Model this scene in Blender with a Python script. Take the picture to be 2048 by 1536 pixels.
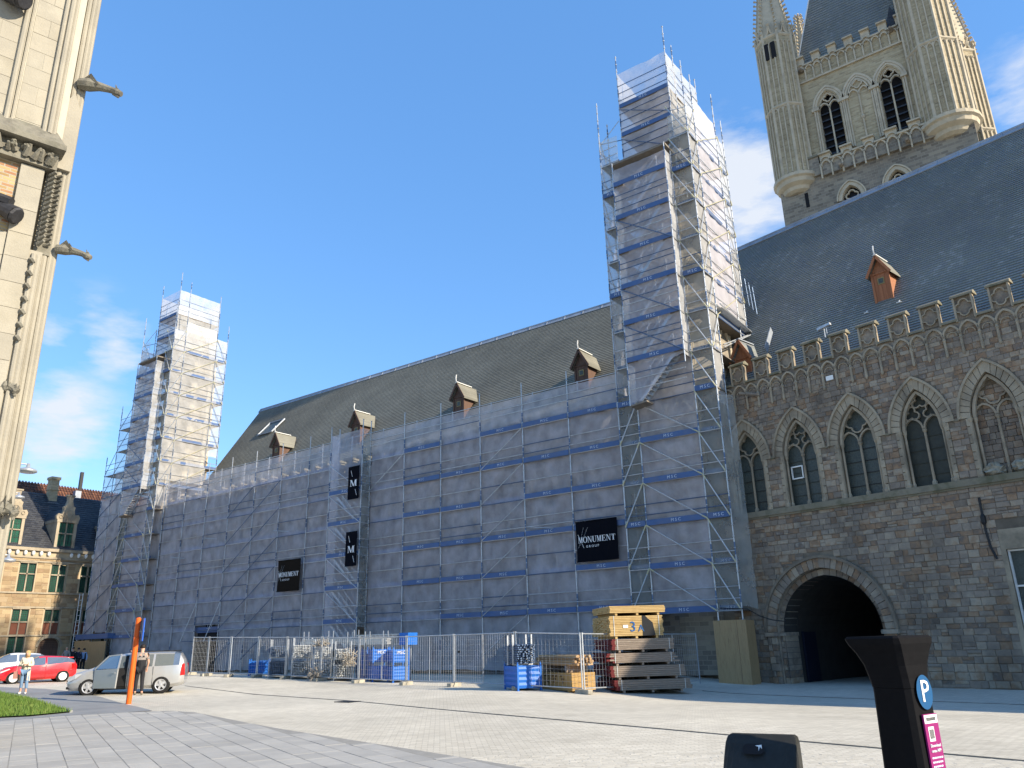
import bpy, math, random
from mathutils import Matrix, Vector, noise as mnoise
from math import sin, cos, pi, radians as R, sqrt, atan2, hypot
rnd = random.Random(7)
S = bpy.context.scene
for o in list(bpy.data.objects): bpy.data.objects.remove(o)
COL = S.collection
# ---------------------------------------------------------------- camera
CAMH = 1.7
PITCH, ROLL, YAW = R(18.2), R(1.55), R(53.5)
_fw = Vector((-cos(YAW), sin(YAW), 0)); _rt = Vector((sin(YAW), cos(YAW), 0)); _up = Vector((0, 0, 1))
_f = _fw*cos(PITCH)+_up*sin(PITCH); _u = _up*cos(PITCH)-_fw*sin(PITCH)
_r2 = _rt*cos(ROLL)-_u*sin(ROLL); _u2 = _u*cos(ROLL)+_rt*sin(ROLL)
cam = bpy.data.cameras.new('camera'); camo = bpy.data.objects.new('camera', cam); COL.objects.link(camo)
cam.sensor_width = 36; cam.lens = 1560/2048*36; cam.clip_start = .1; cam.clip_end = 3000
mw = Matrix((_r2, _u2, -_f)).transposed().to_4x4(); mw.translation = Vector((0, 0, CAMH)); camo.matrix_world = mw
S.camera = camo
def ray(px, py): return (_f*1560+_r2*(px-1024)-_u2*(py-768)).normalized()
# ---------------------------------------------------------------- light
SUN_A, SUN_E = R(8.3), R(27.0)
w = bpy.data.worlds.new('World'); S.world = w; w.use_nodes = True
nt = w.node_tree; N = nt.nodes; L = nt.links; N.clear()
out = N.new('ShaderNodeOutputWorld'); bg = N.new('ShaderNodeBackground'); sky = N.new('ShaderNodeTexSky')
sky.sky_type = 'NISHITA'; sky.sun_disc = False; sky.sun_elevation = SUN_E; sky.sun_rotation = pi/2-SUN_A
sky.air_density = 1.0; sky.dust_density = .15; sky.ozone_density = 2.2; sky.altitude = 0
bg.inputs['Strength'].default_value = .15
tc = N.new('ShaderNodeTexCoord')
def wn(t, **k):
    n = N.new(t)
    for a, b in k.items(): setattr(n, a, b)
    return n
def wmath(op, a, b=None, clamp=False):
    n = wn('ShaderNodeMath', operation=op, use_clamp=clamp)
    for i, x in enumerate((a, b)):
        if x is None: continue
        if isinstance(x, (int, float)): n.inputs[i].default_value = x
        else: L.new(x, n.inputs[i])
    return n.outputs[0]
nz = wn('ShaderNodeTexNoise'); nz.inputs['Scale'].default_value = 9; nz.inputs['Detail'].default_value = 9; nz.inputs['Roughness'].default_value = .58
mp = wn('ShaderNodeMapping'); mp.inputs['Scale'].default_value = (1, 1, 3.0); L.new(tc.outputs['Generated'], mp.inputs[0]); L.new(mp.outputs[0], nz.inputs['Vector'])
mask = None
for px, py, wd, st in ((1485, 390, .12, .95), (130, 850, .085, .85), (232, 692, .055, .95), (2120, 205, .10, .95), (1640, 430, .10, .8), (190, 630, .05, .4), (100, 670, .045, .6), (2500, 700, .3, .8), (-700, 800, .3, .7)):
    d = ray(px, py)
    vm = wn('ShaderNodeVectorMath', operation='DISTANCE'); L.new(tc.outputs['Generated'], vm.inputs[0]); vm.inputs[1].default_value = d
    m = wmath('MULTIPLY', wmath('SUBTRACT', 1.0, wmath('DIVIDE', vm.outputs['Value'], wd), True), st)
    mask = m if mask is None else wmath('MAXIMUM', mask, m)
cl = wmath('MULTIPLY', wmath('SUBTRACT', wmath('ADD', wmath('MULTIPLY', nz.outputs[0], 1.35), wmath('MULTIPLY', mask, .62)), .80), 2.6, True)
cl = wmath('MULTIPLY', cl, wmath('MULTIPLY', mask, 2.2, True), True)
mx = wn('ShaderNodeMix', data_type='RGBA'); L.new(wmath('MULTIPLY', cl, .92), mx.inputs[0])
hsv = wn('ShaderNodeHueSaturation'); hsv.inputs['Saturation'].default_value = 1.15; L.new(sky.outputs[0], hsv.inputs['Color'])
ev = wn('ShaderNodeMix', data_type='RGBA'); ev.inputs[0].default_value = .5; L.new(hsv.outputs[0], ev.inputs[6]); ev.inputs[7].default_value = (.46, 1.28, 2.95, 1)   # clear deep-blue air
L.new(ev.outputs[2], mx.inputs[6]); mx.inputs[7].default_value = (2.7, 2.85, 3.1, 1)
L.new(mx.outputs[2], bg.inputs['Color']); L.new(bg.outputs[0], out.inputs[0])
sl = bpy.data.lights.new('sun', 'SUN'); sl.energy = 4.3; sl.angle = R(.53); sl.color = (1, .88, .70)
so = bpy.data.objects.new('sun', sl); COL.objects.link(so)
SUND = Vector((cos(SUN_A)*cos(SUN_E), sin(SUN_A)*cos(SUN_E), sin(SUN_E)))
so.rotation_euler = (-SUND).to_track_quat('-Z', 'Y').to_euler()
S.view_settings.view_transform = 'Standard'; S.view_settings.look = 'None'; S.view_settings.exposure = 1.08; S.view_settings.gamma = 1
S.view_settings.use_curve_mapping = False
S.render.engine = 'CYCLES'; S.cycles.transparent_max_bounces = 28; S.cycles.max_bounces = 6; S.cycles.diffuse_bounces = 3
# ---------------------------------------------------------------- helpers
def link(o, parent=None):
    COL.objects.link(o)
    if parent is not None: o.parent = parent
    return o
def tag(o, label=None, cat=None, group=None, kind=None):
    for k, v in (('label', label), ('category', cat), ('group', group), ('kind', kind)):
        if v: o[k] = v
    return o
def thing(name, label, cat, loc=(0, 0, 0), rz=0, group=None):
    o = link(bpy.data.objects.new(name, None)); o.location = loc; o.rotation_euler = (0, 0, rz); o.empty_display_size = .2
    return tag(o, label, cat, group)
def dup(o, parent=None):
    c = o.copy(); link(c)
    if parent is not None: c.parent = parent
    for ch in list(o.children): dup(ch, c)
    return c
class MB:
    def __init__(s): s.v = []; s.f = []; s.t = []; s.M = None; s.tint = .5
    def add(s, vs, fs, tint=None):
        b = len(s.v)
        if s.M is not None: vs = [s.M @ Vector(p) for p in vs]
        s.v += [tuple(p) for p in vs]; s.f += [tuple(b+i for i in f) for f in fs]; s.t += [s.tint if tint is None else tint]*len(fs); return s
    def box(s, x0, x1, y0, y1, z0, z1, tint=None):
        return s.add([(x0, y0, z0), (x1, y0, z0), (x1, y1, z0), (x0, y1, z0), (x0, y0, z1), (x1, y0, z1), (x1, y1, z1), (x0, y1, z1)],
                     [(3, 2, 1, 0), (4, 5, 6, 7), (0, 1, 5, 4), (1, 2, 6, 5), (2, 3, 7, 6), (3, 0, 4, 7)], tint)
    def cbox(s, x0, x1, y0, y1, z0, z1, c=.01, tint=None):      # box with chamfered front (-y) edge
        return s.add([(x0, y1, z0), (x1, y1, z0), (x1, y1, z1), (x0, y1, z1), (x0, y0+c, z0), (x1, y0+c, z0), (x1, y0+c, z1), (x0, y0+c, z1),
                      (x0+c, y0, z0+c), (x1-c, y0, z0+c), (x1-c, y0, z1-c), (x0+c, y0, z1-c)],
                     [(0, 1, 5, 4), (1, 2, 6, 5), (2, 3, 7, 6), (3, 0, 4, 7), (4, 5, 9, 8), (5, 6, 10, 9), (6, 7, 11, 10), (7, 4, 8, 11), (8, 9, 10, 11)], tint)
    def tube(s, p, q, r, n=6, r2=None, cap=True):
        p = Vector(p); q = Vector(q); d = (q-p).normalized(); a = d.orthogonal().normalized(); b = d.cross(a); r2 = r if r2 is None else r2
        vs = [p+a*r*cos(2*pi*i/n)+b*r*sin(2*pi*i/n) for i in range(n)]+[q+a*r2*cos(2*pi*i/n)+b*r2*sin(2*pi*i/n) for i in range(n)]
        fs = [(i, (i+1) % n, n+(i+1) % n, n+i) for i in range(n)]
        if cap: fs += [tuple(range(n-1, -1, -1)), tuple(range(n, 2*n))]
        return s.add(vs, fs)
    def path(s, pts, r, n=6):
        for a, b in zip(pts, pts[1:]): s.tube(a, b, r, n)
        return s
    def bar(s, p, q, wv, h, up=(0, 0, 1)):                        # rectangular bar
        p = Vector(p); q = Vector(q); d = (q-p).normalized(); u = Vector(up); a = d.cross(u)
        if a.length < 1e-4: a = d.orthogonal()
        a.normalize(); b = a.cross(d)
        vs = [e+a*i*wv/2+b*j*h/2 for e in (p, q) for i, j in ((-1, -1), (1, -1), (1, 1), (-1, 1))]
        return s.add(vs, [(3, 2, 1, 0), (4, 5, 6, 7), (0, 1, 5, 4), (1, 2, 6, 5), (2, 3, 7, 6), (3, 0, 4, 7)])
    def lathe(s, prof, n=16, c=(0, 0), a0=0, cap=True):
        k = len(prof); vs = [(c[0]+r*cos(a0+2*pi*i/n), c[1]+r*sin(a0+2*pi*i/n), z) for r, z in prof for i in range(n)]
        fs = [(j*n+i, j*n+(i+1) % n, (j+1)*n+(i+1) % n, (j+1)*n+i) for j in range(k-1) for i in range(n)]
        if cap: fs += [tuple(range(n-1, -1, -1)), tuple(range((k-1)*n, k*n))]
        return s.add(vs, fs)
    def prism(s, poly, y0, y1):                                   # polygon in x,z extruded along y
        n = len(poly); vs = [(x, y0, z) for x, z in poly]+[(x, y1, z) for x, z in poly]
        return s.add(vs, [tuple(range(n)), tuple(range(2*n-1, n-1, -1))]+[(i, n+i, n+(i+1) % n, (i+1) % n) for i in range(n)])
    def slab(s, poly, z0, z1):                                    # polygon in x,y extruded along z
        n = len(poly); vs = [(x, y, z0) for x, y in poly]+[(x, y, z1) for x, y in poly]
        return s.add(vs, [tuple(range(n-1, -1, -1)), tuple(range(n, 2*n))]+[(i, (i+1) % n, n+(i+1) % n, n+i) for i in range(n)])
    def ribbon(s, pts, wd, y0, y1, closed=False):                 # band along a path in the x,z plane
        n = len(pts); A = []; B = []
        for i, p in enumerate(pts):
            a = pts[(i-1) % n] if (closed or i) else p; b = pts[(i+1) % n] if (closed or i < n-1) else p
            dx, dz = b[0]-a[0], b[1]-a[1]; l = hypot(dx, dz) or 1; nx, nz_ = -dz/l*wd/2, dx/l*wd/2
            A.append((p[0]+nx, p[1]+nz_)); B.append((p[0]-nx, p[1]-nz_))
        vs = [(x, y, z) for P in (A, B) for y in (y0, y1) for x, z in P]; fs = []
        for i in range(n if closed else n-1):
            j = (i+1) % n; fs += [(i, j, 2*n+j, 2*n+i), (n+j, n+i, 3*n+i, 3*n+j), (j, i, n+i, n+j), (2*n+i, 2*n+j, 3*n+j, 3*n+i)]
        return s.add(vs, fs)
    def quad(s, *p, tint=None): return s.add(p, [tuple(range(len(p)))], tint)
    def mesh(s, name):
        m = bpy.data.meshes.new(name); m.from_pydata(s.v, [], s.f)
        a = m.attributes.new('tint', 'FLOAT', 'FACE'); a.data.foreach_set('value', s.t); m.update(); return m
    def build(s, name, mt, parent=None, smooth=False, kind=None):
        me = s.mesh(name); mats = mt if isinstance(mt, (list, tuple)) else [mt]
        for q in mats: me.materials.append(q)
        if smooth: me.polygons.foreach_set('use_smooth', [True]*len(me.polygons))
        o = link(bpy.data.objects.new(name, me), parent)
        if kind: o['kind'] = kind
        return o
def part(name, me, mt, parent, loc=(0, 0, 0), rot=(0, 0, 0), scale=None):
    if not me.materials: me.materials.append(mt)
    o = link(bpy.data.objects.new(name, me), parent); o.location = loc; o.rotation_euler = rot
    if scale: o.scale = scale
    return o
_tx = {}
def textmesh(st, size, ext=.004):
    k = (st, size)
    if k not in _tx:
        c = bpy.data.curves.new('lettering', 'FONT'); c.body = st; c.size = size; c.align_x = 'CENTER'; c.align_y = 'CENTER'; c.extrude = ext; c.resolution_u = 2
        o = bpy.data.objects.new('lettering', c); COL.objects.link(o)
        m = bpy.data.meshes.new_from_object(o.evaluated_get(bpy.context.evaluated_depsgraph_get())); bpy.data.objects.remove(o); m.name = 'lettering'; m.materials.clear(); _tx[k] = m
    return _tx[k].copy()
# ---------------------------------------------------------------- materials
def rgb(*c): return (*c, 1)
def mat(name, cols, sc=2.0, rough=.85, bump=.0, bsc=25., metal=0., tint=0., stain=0., ssc=.35, spec=.3, emit=None, trans=0, alpha=1.0, stretch=None, dirt=(.04, .035, .03), objr=0.):
    m = bpy.data.materials.new(name); m.use_nodes = True; t = m.node_tree; n = t.nodes; l = t.links; b = n['Principled BSDF']
    b.inputs['Roughness'].default_value = rough; b.inputs['Metallic'].default_value = metal; b.inputs['Specular IOR Level'].default_value = spec
    if len(cols) == 1 and not stain and not bump:
        b.inputs['Base Color'].default_value = rgb(*cols[0])
    geo = n.new('ShaderNodeNewGeometry'); vec = geo.outputs['Position']
    if stretch:
        mp = n.new('ShaderNodeMapping'); mp.inputs['Scale'].default_value = stretch; l.new(vec, mp.inputs[0]); vec = mp.outputs[0]
    def ns(scale, det=5, rg=.6):
        q = n.new('ShaderNodeTexNoise'); q.inputs['Scale'].default_value = scale; q.inputs['Detail'].default_value = det; q.inputs['Roughness'].default_value = rg; l.new(vec, q.inputs['Vector']); return q.outputs[0]
    def mth(op, a, c, cl=False):
        q = n.new('ShaderNodeMath'); q.operation = op; q.use_clamp = cl
        for i, x in enumerate((a, c)):
            if isinstance(x, (int, float)): q.inputs[i].default_value = x
            else: l.new(x, q.inputs[i])
        return q.outputs[0]
    col = None
    if len(cols) > 1:
        fac = mth('ADD', mth('MULTIPLY', ns(sc), 2.0), -.5)
        if tint:
            at = n.new('ShaderNodeAttribute'); at.attribute_name = 'tint'
            fac = mth('ADD', mth('MULTIPLY', fac, 1-tint), mth('MULTIPLY', at.outputs['Fac'], tint))
        if objr:
            oi = n.new('ShaderNodeObjectInfo'); fac = mth('ADD', mth('MULTIPLY', fac, 1-objr), mth('MULTIPLY', oi.outputs['Random'], objr))
        rp = n.new('ShaderNodeValToRGB'); e = rp.color_ramp.elements; k = len(cols)
        while len(e) < k: e.new(.5)
        for i, c in enumerate(cols): e[i].position = i/(k-1); e[i].color = rgb(*c)
        l.new(fac, rp.inputs[0]); col = rp.outputs[0]
    if stain:
        if col is None:
            c0 = n.new('ShaderNodeRGB'); c0.outputs[0].default_value = rgb(*cols[0]); col = c0.outputs[0]
        f2 = mth('MULTIPLY', mth('MULTIPLY', mth('SUBTRACT', ns(ssc, 7, .65), .45), 5, True), stain)
        mx = n.new('ShaderNodeMix'); mx.data_type = 'RGBA'; l.new(f2, mx.inputs[0]); l.new(col, mx.inputs[6]); mx.inputs[7].default_value = rgb(*dirt); col = mx.outputs[2]
    if col is None and bump:
        b.inputs['Base Color'].default_value = rgb(*cols[0])
    if col is not None: l.new(col, b.inputs['Base Color'])
    if bump:
        bp = n.new('ShaderNodeBump'); bp.inputs['Strength'].default_value = bump; bp.inputs['Distance'].default_value = .03; l.new(ns(bsc, 6), bp.inputs['Height']); l.new(bp.outputs[0], b.inputs['Normal'])
    if emit: b.inputs['Emission Color'].default_value = rgb(*emit[0]); b.inputs['Emission Strength'].default_value = emit[1]
    if trans: b.inputs['Transmission Weight'].default_value = trans
    if alpha < 1: b.inputs['Alpha'].default_value = alpha
    return m
def bricknodes(m, bw, bh, mortar, cols, mort, axis='xz', off=.5, bump=.4, msm=.1, vs=1.0, bias=0., noise=.5, dist=.02, rot=0., streak=False, z0=0., wear=.18):
    """lay a procedural course pattern into the base colour of m, in the object's own coordinates"""
    t = m.node_tree; n = t.nodes; l = t.links; b = n['Principled BSDF']
    tc = n.new('ShaderNodeTexCoord'); sp = n.new('ShaderNodeSeparateXYZ'); cb = n.new('ShaderNodeCombineXYZ')
    src = tc.outputs['Object']
    if rot:
        mp = n.new('ShaderNodeMapping'); mp.inputs['Rotation'].default_value = (0, 0, rot); l.new(src, mp.inputs[0]); src = mp.outputs[0]
    l.new(src, sp.inputs[0])
    i, j = {'xz': (0, 2), 'yz': (1, 2), 'xy': (0, 1)}[axis]
    l.new(sp.outputs[i], cb.inputs[0])
    mv = n.new('ShaderNodeMath'); mv.operation = 'MULTIPLY_ADD'; mv.inputs[1].default_value = vs; mv.inputs[2].default_value = -z0*vs; l.new(sp.outputs[j], mv.inputs[0]); l.new(mv.outputs[0], cb.inputs[1])
    bt = n.new('ShaderNodeTexBrick'); bt.offset = off; bt.inputs['Scale'].default_value = 1; bt.inputs['Brick Width'].default_value = bw; bt.inputs['Row Height'].default_value = bh
    bt.inputs['Mortar Size'].default_value = mortar; bt.inputs['Mortar Smooth'].default_value = msm; bt.inputs['Bias'].default_value = bias
    bt.inputs['Color1'].default_value = rgb(0, 0, 0); bt.inputs['Color2'].default_value = rgb(1, 1, 1); bt.inputs['Mortar'].default_value = rgb(.5, .5, .5)
    l.new(cb.outputs[0], bt.inputs['Vector'])
    nz = n.new('ShaderNodeTexNoise'); nz.inputs['Scale'].default_value = 1.3; nz.inputs['Detail'].default_value = 8; nz.inputs['Roughness'].default_value = .7
    if streak:
        mp2 = n.new('ShaderNodeMapping'); mp2.inputs['Scale'].default_value = (1.1, .16, .16); l.new(tc.outputs['Object'], mp2.inputs[0]); l.new(mp2.outputs[0], nz.inputs['Vector'])
    else: l.new(tc.outputs['Object'], nz.inputs['Vector'])
    mx0 = n.new('ShaderNodeMix'); mx0.inputs[0].default_value = noise; l.new(bt.outputs['Color'], mx0.inputs[2]); l.new(nz.outputs[0], mx0.inputs[3])
    rp = n.new('ShaderNodeValToRGB'); e = rp.color_ramp.elements; k = len(cols)
    while len(e) < k: e.new(.5)
    for q, c in enumerate(cols): e[q].position = .2+.6*q/(k-1); e[q].color = rgb(*c)
    l.new(mx0.outputs[0], rp.inputs[0])
    mx = n.new('ShaderNodeMix'); mx.data_type = 'RGBA'; l.new(bt.outputs['Fac'], mx.inputs[0]); l.new(rp.outputs[0], mx.inputs[6]); mx.inputs[7].default_value = rgb(*mort)
    nw = n.new('ShaderNodeTexNoise'); nw.inputs['Scale'].default_value = .22; nw.inputs['Detail'].default_value = 7; nw.inputs['Roughness'].default_value = .62; l.new(tc.outputs['Object'], nw.inputs['Vector'])
    wr = n.new('ShaderNodeMapRange'); wr.inputs[1].default_value = .35; wr.inputs[2].default_value = .65; wr.inputs[3].default_value = 1-wear; wr.inputs[4].default_value = 1+wear*.4; l.new(nw.outputs[0], wr.inputs[0])
    vs_ = n.new('ShaderNodeVectorMath'); vs_.operation = 'SCALE'; l.new(mx.outputs[2], vs_.inputs[0]); l.new(wr.outputs[0], vs_.inputs['Scale']); l.new(vs_.outputs[0], b.inputs['Base Color'])
    bp = n.new('ShaderNodeBump'); bp.inputs['Strength'].default_value = bump; bp.inputs['Distance'].default_value = dist; bp.invert = True; l.new(bt.outputs['Fac'], bp.inputs['Height']); l.new(bp.outputs[0], b.inputs['Normal'])
    return m
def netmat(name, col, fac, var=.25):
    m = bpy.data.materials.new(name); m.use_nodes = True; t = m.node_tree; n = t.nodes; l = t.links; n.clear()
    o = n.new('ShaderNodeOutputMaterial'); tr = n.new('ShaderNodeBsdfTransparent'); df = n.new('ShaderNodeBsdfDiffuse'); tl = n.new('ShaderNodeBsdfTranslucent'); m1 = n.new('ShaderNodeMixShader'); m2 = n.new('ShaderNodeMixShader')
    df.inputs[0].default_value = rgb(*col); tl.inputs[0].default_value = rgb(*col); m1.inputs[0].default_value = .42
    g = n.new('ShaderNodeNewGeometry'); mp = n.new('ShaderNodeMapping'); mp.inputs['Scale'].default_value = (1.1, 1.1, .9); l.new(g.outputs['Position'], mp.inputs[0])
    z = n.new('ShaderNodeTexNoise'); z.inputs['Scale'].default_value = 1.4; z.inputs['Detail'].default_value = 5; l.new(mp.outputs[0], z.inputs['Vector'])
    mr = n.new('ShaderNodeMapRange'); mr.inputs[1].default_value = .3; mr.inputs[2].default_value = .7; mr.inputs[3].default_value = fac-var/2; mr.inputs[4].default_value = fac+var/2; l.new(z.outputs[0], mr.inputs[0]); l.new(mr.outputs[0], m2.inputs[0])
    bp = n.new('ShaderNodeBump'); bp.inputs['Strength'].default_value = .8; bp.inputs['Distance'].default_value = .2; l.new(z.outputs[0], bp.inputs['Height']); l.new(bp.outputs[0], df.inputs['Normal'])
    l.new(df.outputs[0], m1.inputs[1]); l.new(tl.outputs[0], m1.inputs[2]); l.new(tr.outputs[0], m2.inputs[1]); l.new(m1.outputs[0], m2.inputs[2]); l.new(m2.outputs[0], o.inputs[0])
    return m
RUB = [(.085, .068, .056), (.18, .145, .112), (.27, .222, .173), (.22, .183, .147), (.35, .293, .22), (.27, .175, .105), (.145, .120, .10), (.43, .37, .295)]
m_rubble = mat('rubble_stone', RUB, 2.6, .9, .6, 22, tint=.66, stain=.42, ssc=.42)
m_mortar = mat('lime_mortar', [(.15, .125, .093), (.24, .20, .15)], 3, .95, .4, 40, stain=.5)
m_dress = mat('dressed_stone', [(.225, .186, .135), (.31, .258, .184), (.375, .315, .225), (.27, .228, .17)], 1.4, .85, .35, 18, tint=.6, stain=.5, ssc=.8)
m_jdark = mat('dark_joint', [(.05, .044, .036)], rough=.95)
m_trac = mat('tracery_stone', [(.27, .226, .16), (.39, .326, .235)], 2, .85, .3, 20, stain=.35, ssc=1.2)
m_cap = mat('coping_stone', [(.14, .128, .098), (.22, .195, .14), (.13, .126, .085)], 2, .9, .3, 20, stain=.5, ssc=1.0, dirt=(.06, .065, .03))
m_void = mat('dark_interior', [(.012, .012, .014)], rough=.95)
m_leaded = mat('leaded_glass', [(.026, .034, .03), (.075, .09, .078)], 16, .35, .5, 60, spec=.4)
m_plank = mat('dark_boarding', [(.03, .034, .028), (.05, .055, .045)], 6, .6, .2, 30)
m_lead = mat('lead_flashing', [(.22, .24, .27), (.34, .37, .41)], 1.5, .55, .2, 10, metal=.2)
m_slateR = mat('blue_slate', [(.05, .06, .07)], rough=.55, spec=.4)
bricknodes(m_slateR, .24, .19352, .006, [(.15, .160, .155), (.195, .206, .20), (.195, .203, .172), (.31, .325, .325)], (.085, .09, .088), z0=12.7, vs=1.27, noise=.66, bump=.5, streak=True)  # pale streaks paint the sheen of the slates into the colour
m_slateL = mat('weathered_slate', [(.09, .08, .06)], rough=.8)
bricknodes(m_slateL, .26, .21648, .008, [(.155, .15, .122), (.178, .172, .14), (.195, .188, .152), (.22, .21, .17)], (.14, .135, .11), z0=13.2, vs=1.27, noise=.6, bump=.3)
m_slateT = mat('dark_slate', [(.04, .04, .045)], rough=.6)
bricknodes(m_slateT, .3, .2, .01, [(.03, .032, .038), (.05, .052, .058), (.07, .072, .075)], (.02, .02, .022), vs=1.2, noise=.5)
m_cedar = mat('cedar_boards', [(.24, .09, .04), (.36, .15, .07)], 1.5, .7, .25, 30, stretch=(9, 9, .6))
m_oldwood = mat('aged_wood', [(.08, .045, .032), (.14, .085, .062)], 1.5, .8, .3, 30, stretch=(9, 9, .6))
m_white = mat('white_paint', [(.75, .75, .72)], rough=.6)
m_pale = mat('pale_lead', [(.55, .55, .53), (.72, .72, .69)], 4, .5, .1, 20)
m_black = mat('black_plastic', [(.005, .005, .006), (.008, .008, .009)], 30, .7, .08, 300, spec=.06)
m_iron = mat('black_iron', [(.015, .015, .016)], rough=.5)
m_steel = mat('galvanised_steel', [(.36, .38, .4), (.52, .54, .56)], 6, .42, .1, 60, metal=.55)
m_steeld = mat('blued_steel', [(.06, .10, .18), (.12, .17, .26)], 3, .45, metal=.5)
m_yel = mat('yellow_steel', [(.42, .40, .28), (.55, .50, .30)], 4, .5, metal=.3)
m_blueb = mat('blue_toe_board', [(.05, .098, .22), (.065, .125, .27)], 2, .55, .1, 20, stain=.6, ssc=1.2, dirt=(.10, .125, .20))
m_deck = mat('scaffold_deck', [(.14, .12, .10), (.22, .19, .15)], 4, .8, .2, 30)
m_alu = mat('stair_aluminium', [(.34, .36, .38), (.44, .46, .48)], 5, .4, metal=.5)
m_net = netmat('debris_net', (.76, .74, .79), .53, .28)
m_netp = netmat('sun_side_lilac_net', (.80, .78, .84), .64, .16)  # paler, denser net copy; puts that tower side's brightness in the colour
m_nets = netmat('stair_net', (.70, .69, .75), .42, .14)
m_netw = netmat('sun_side_net', (.74, .73, .71), .56, .2)  # copy of the net for sunlit faces, their light put in the colour
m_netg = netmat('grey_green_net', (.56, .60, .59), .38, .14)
m_banner = mat('black_banner', [(.005, .0055, .009)], rough=.9, bump=.2, bsc=2, spec=.05)
m_banner2 = mat('brown_black_banner', [(.016, .012, .009)], rough=.9, bump=.2, bsc=2, spec=.05)
m_print = mat('white_print', [(.72, .72, .72)], rough=.6)
m_gprint = mat('pale_print', [(.5, .56, .66)], rough=.6)
# ---------------------------------------------------------------- ground
def sm(a): a = min(1, max(0, a)); return a*a*(3-2*a)
def lerps(x, pts):
    if x >= pts[0][0]: return pts[0][1]
    for (a, b), (c, d) in zip(pts, pts[1:]):
        if x >= c: return b+(d-b)*(a-x)/(a-c)
    return pts[-1][1]
def gz(x, y):
    return lerps(x, [(-27, 0), (-33, .14), (-43, .37), (-72, 1.0), (-80, 1.1)])*(1-.85*sm((y-26)/7)) - .33*sm((x+19)/8)*sm((y-15)/13)
def gp(px, py):
    d = ray(px, py); z = 0
    for _ in range(12):
        t = (z-CAMH)/d.z; p = Vector((0, 0, CAMH))+d*t; z = gz(p.x, p.y)
    p.z = z; return p
def planept(px, py, axis, val):
    d = ray(px, py); t = (val-(CAMH if axis == 2 else 0))/d[axis]; return Vector((0, 0, CAMH))+d*t
m_sett = mat('granite_setts', [(.3, .3, .3)], rough=.8)
bricknodes(m_sett, .21, .11, .009, [(.45, .415, .34), (.525, .488, .405), (.58, .542, .452), (.645, .60, .505)], (.41, .38, .315), axis='xy', noise=.62, bump=.5, dist=.015, rot=R(-42))
m_slabs = mat('bluestone_slabs', [(.29, .285, .27), (.36, .352, .33), (.42, .41, .38)], 2.2, .75, .15, 60, tint=.5, stain=.25, ssc=.6, dirt=(.22, .215, .2))
m_path = mat('bluestone_path', [(.21, .215, .215), (.265, .268, .265)], 1.2, .7, .1, 60, stain=.3, ssc=.5, dirt=(.12, .12, .125))
m_grassb = mat('turf', [(.05, .10, .015), (.09, .17, .03)], 3, .95, .5, 50)
m_blade = mat('grass_blade', [(.05, .10, .012), (.08, .15, .022), (.12, .19, .035), (.2, .2, .07)], 2, .7, tint=.6)
xs = [-900, -500, -300, -200, -150, -120, -100]+[-90+1.5*i for i in range(61)]+[2+3*i for i in range(10)]+[45, 70, 120, 300, 900]
ys = [-900, -300, -120, -60, -30, -15]+[-6+1.2*i for i in range(46)]+[52, 60, 75, 100, 160, 300, 900]
g = MB(); g.v = [(x, y, gz(x, y)) for y in ys for x in xs]; nx = len(xs)
g.f = [(j*nx+i, j*nx+i+1, (j+1)*nx+i+1, (j+1)*nx+i) for j in range(len(ys)-1) for i in range(nx-1)]; g.t = [.5]*len(g.f)
ground = g.build('ground', m_sett, None, smooth=True, kind='structure')
def inpoly(x, y, P):
    c = False; n = len(P)
    for i in range(n):
        (x1, y1), (x2, y2) = P[i], P[(i+1) % n]
        if (y1 > y) != (y2 > y) and x < (x2-x1)*(y-y1)/(y2-y1)+x1: c = not c
    return c
def sheet(name, poly, dz, m, kind='structure', st=.6):
    x0 = min(p[0] for p in poly); x1 = max(p[0] for p in poly); y0 = min(p[1] for p in poly); y1 = max(p[1] for p in poly)
    import bmesh
    bm = bmesh.new(); bm.faces.new([bm.verts.new((x, y, 0)) for x, y in poly])
    for k in range(int((x1-x0)/2)+1):
        bmesh.ops.bisect_plane(bm, geom=bm.verts[:]+bm.edges[:]+bm.faces[:], plane_co=(x0+2*k+.01, 0, 0), plane_no=(1, 0, 0))
    for k in range(int((y1-y0)/1.2)+1):
        bmesh.ops.bisect_plane(bm, geom=bm.verts[:]+bm.edges[:]+bm.faces[:], plane_co=(0, y0+1.2*k+.01, 0), plane_no=(0, 1, 0))
    bmesh.ops.triangulate(bm, faces=bm.faces[:])
    for v in bm.verts: v.co.z = gz(v.co.x, v.co.y)+dz
    bmesh.ops.recalc_face_normals(bm, faces=bm.faces[:])
    if sum(f.normal.z for f in bm.faces) < 0: bmesh.ops.reverse_faces(bm, faces=bm.faces[:])
    me = bpy.data.meshes.new(name); bm.to_mesh(me); bm.free(); me.materials.append(m)
    o = link(bpy.data.objects.new(name, me)); o['kind'] = kind; return o
P2 = lambda *pp: [tuple(gp(*p)[:2]) for p in pp]
pathpoly = P2((-160, 1368), (0, 1374), (90, 1378), (150, 1384), (200, 1394), (240, 1406), (275, 1414), (305, 1422), (240, 1426), (150, 1431))+[(-24.6, 9.0), (-40, 6)]
sheet('footpath', pathpoly, .012, m_path)
bound = P2((150, 1430), (225, 1426), (300, 1423), (345, 1422), (390, 1425), (500, 1447), (560, 1458), (700, 1480), (860, 1505), (1000, 1528), (1080, 1541))+[(-4, 8.6), (0, 6.5), (2, 3), (-4, 1.5), (-22, 3.5), (-25.5, 8.0)]
pav = sheet('slab_pavement', bound, .006, mat('slab_joints', [(.22, .215, .20), (.29, .285, .265)], 6, .95))
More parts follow.
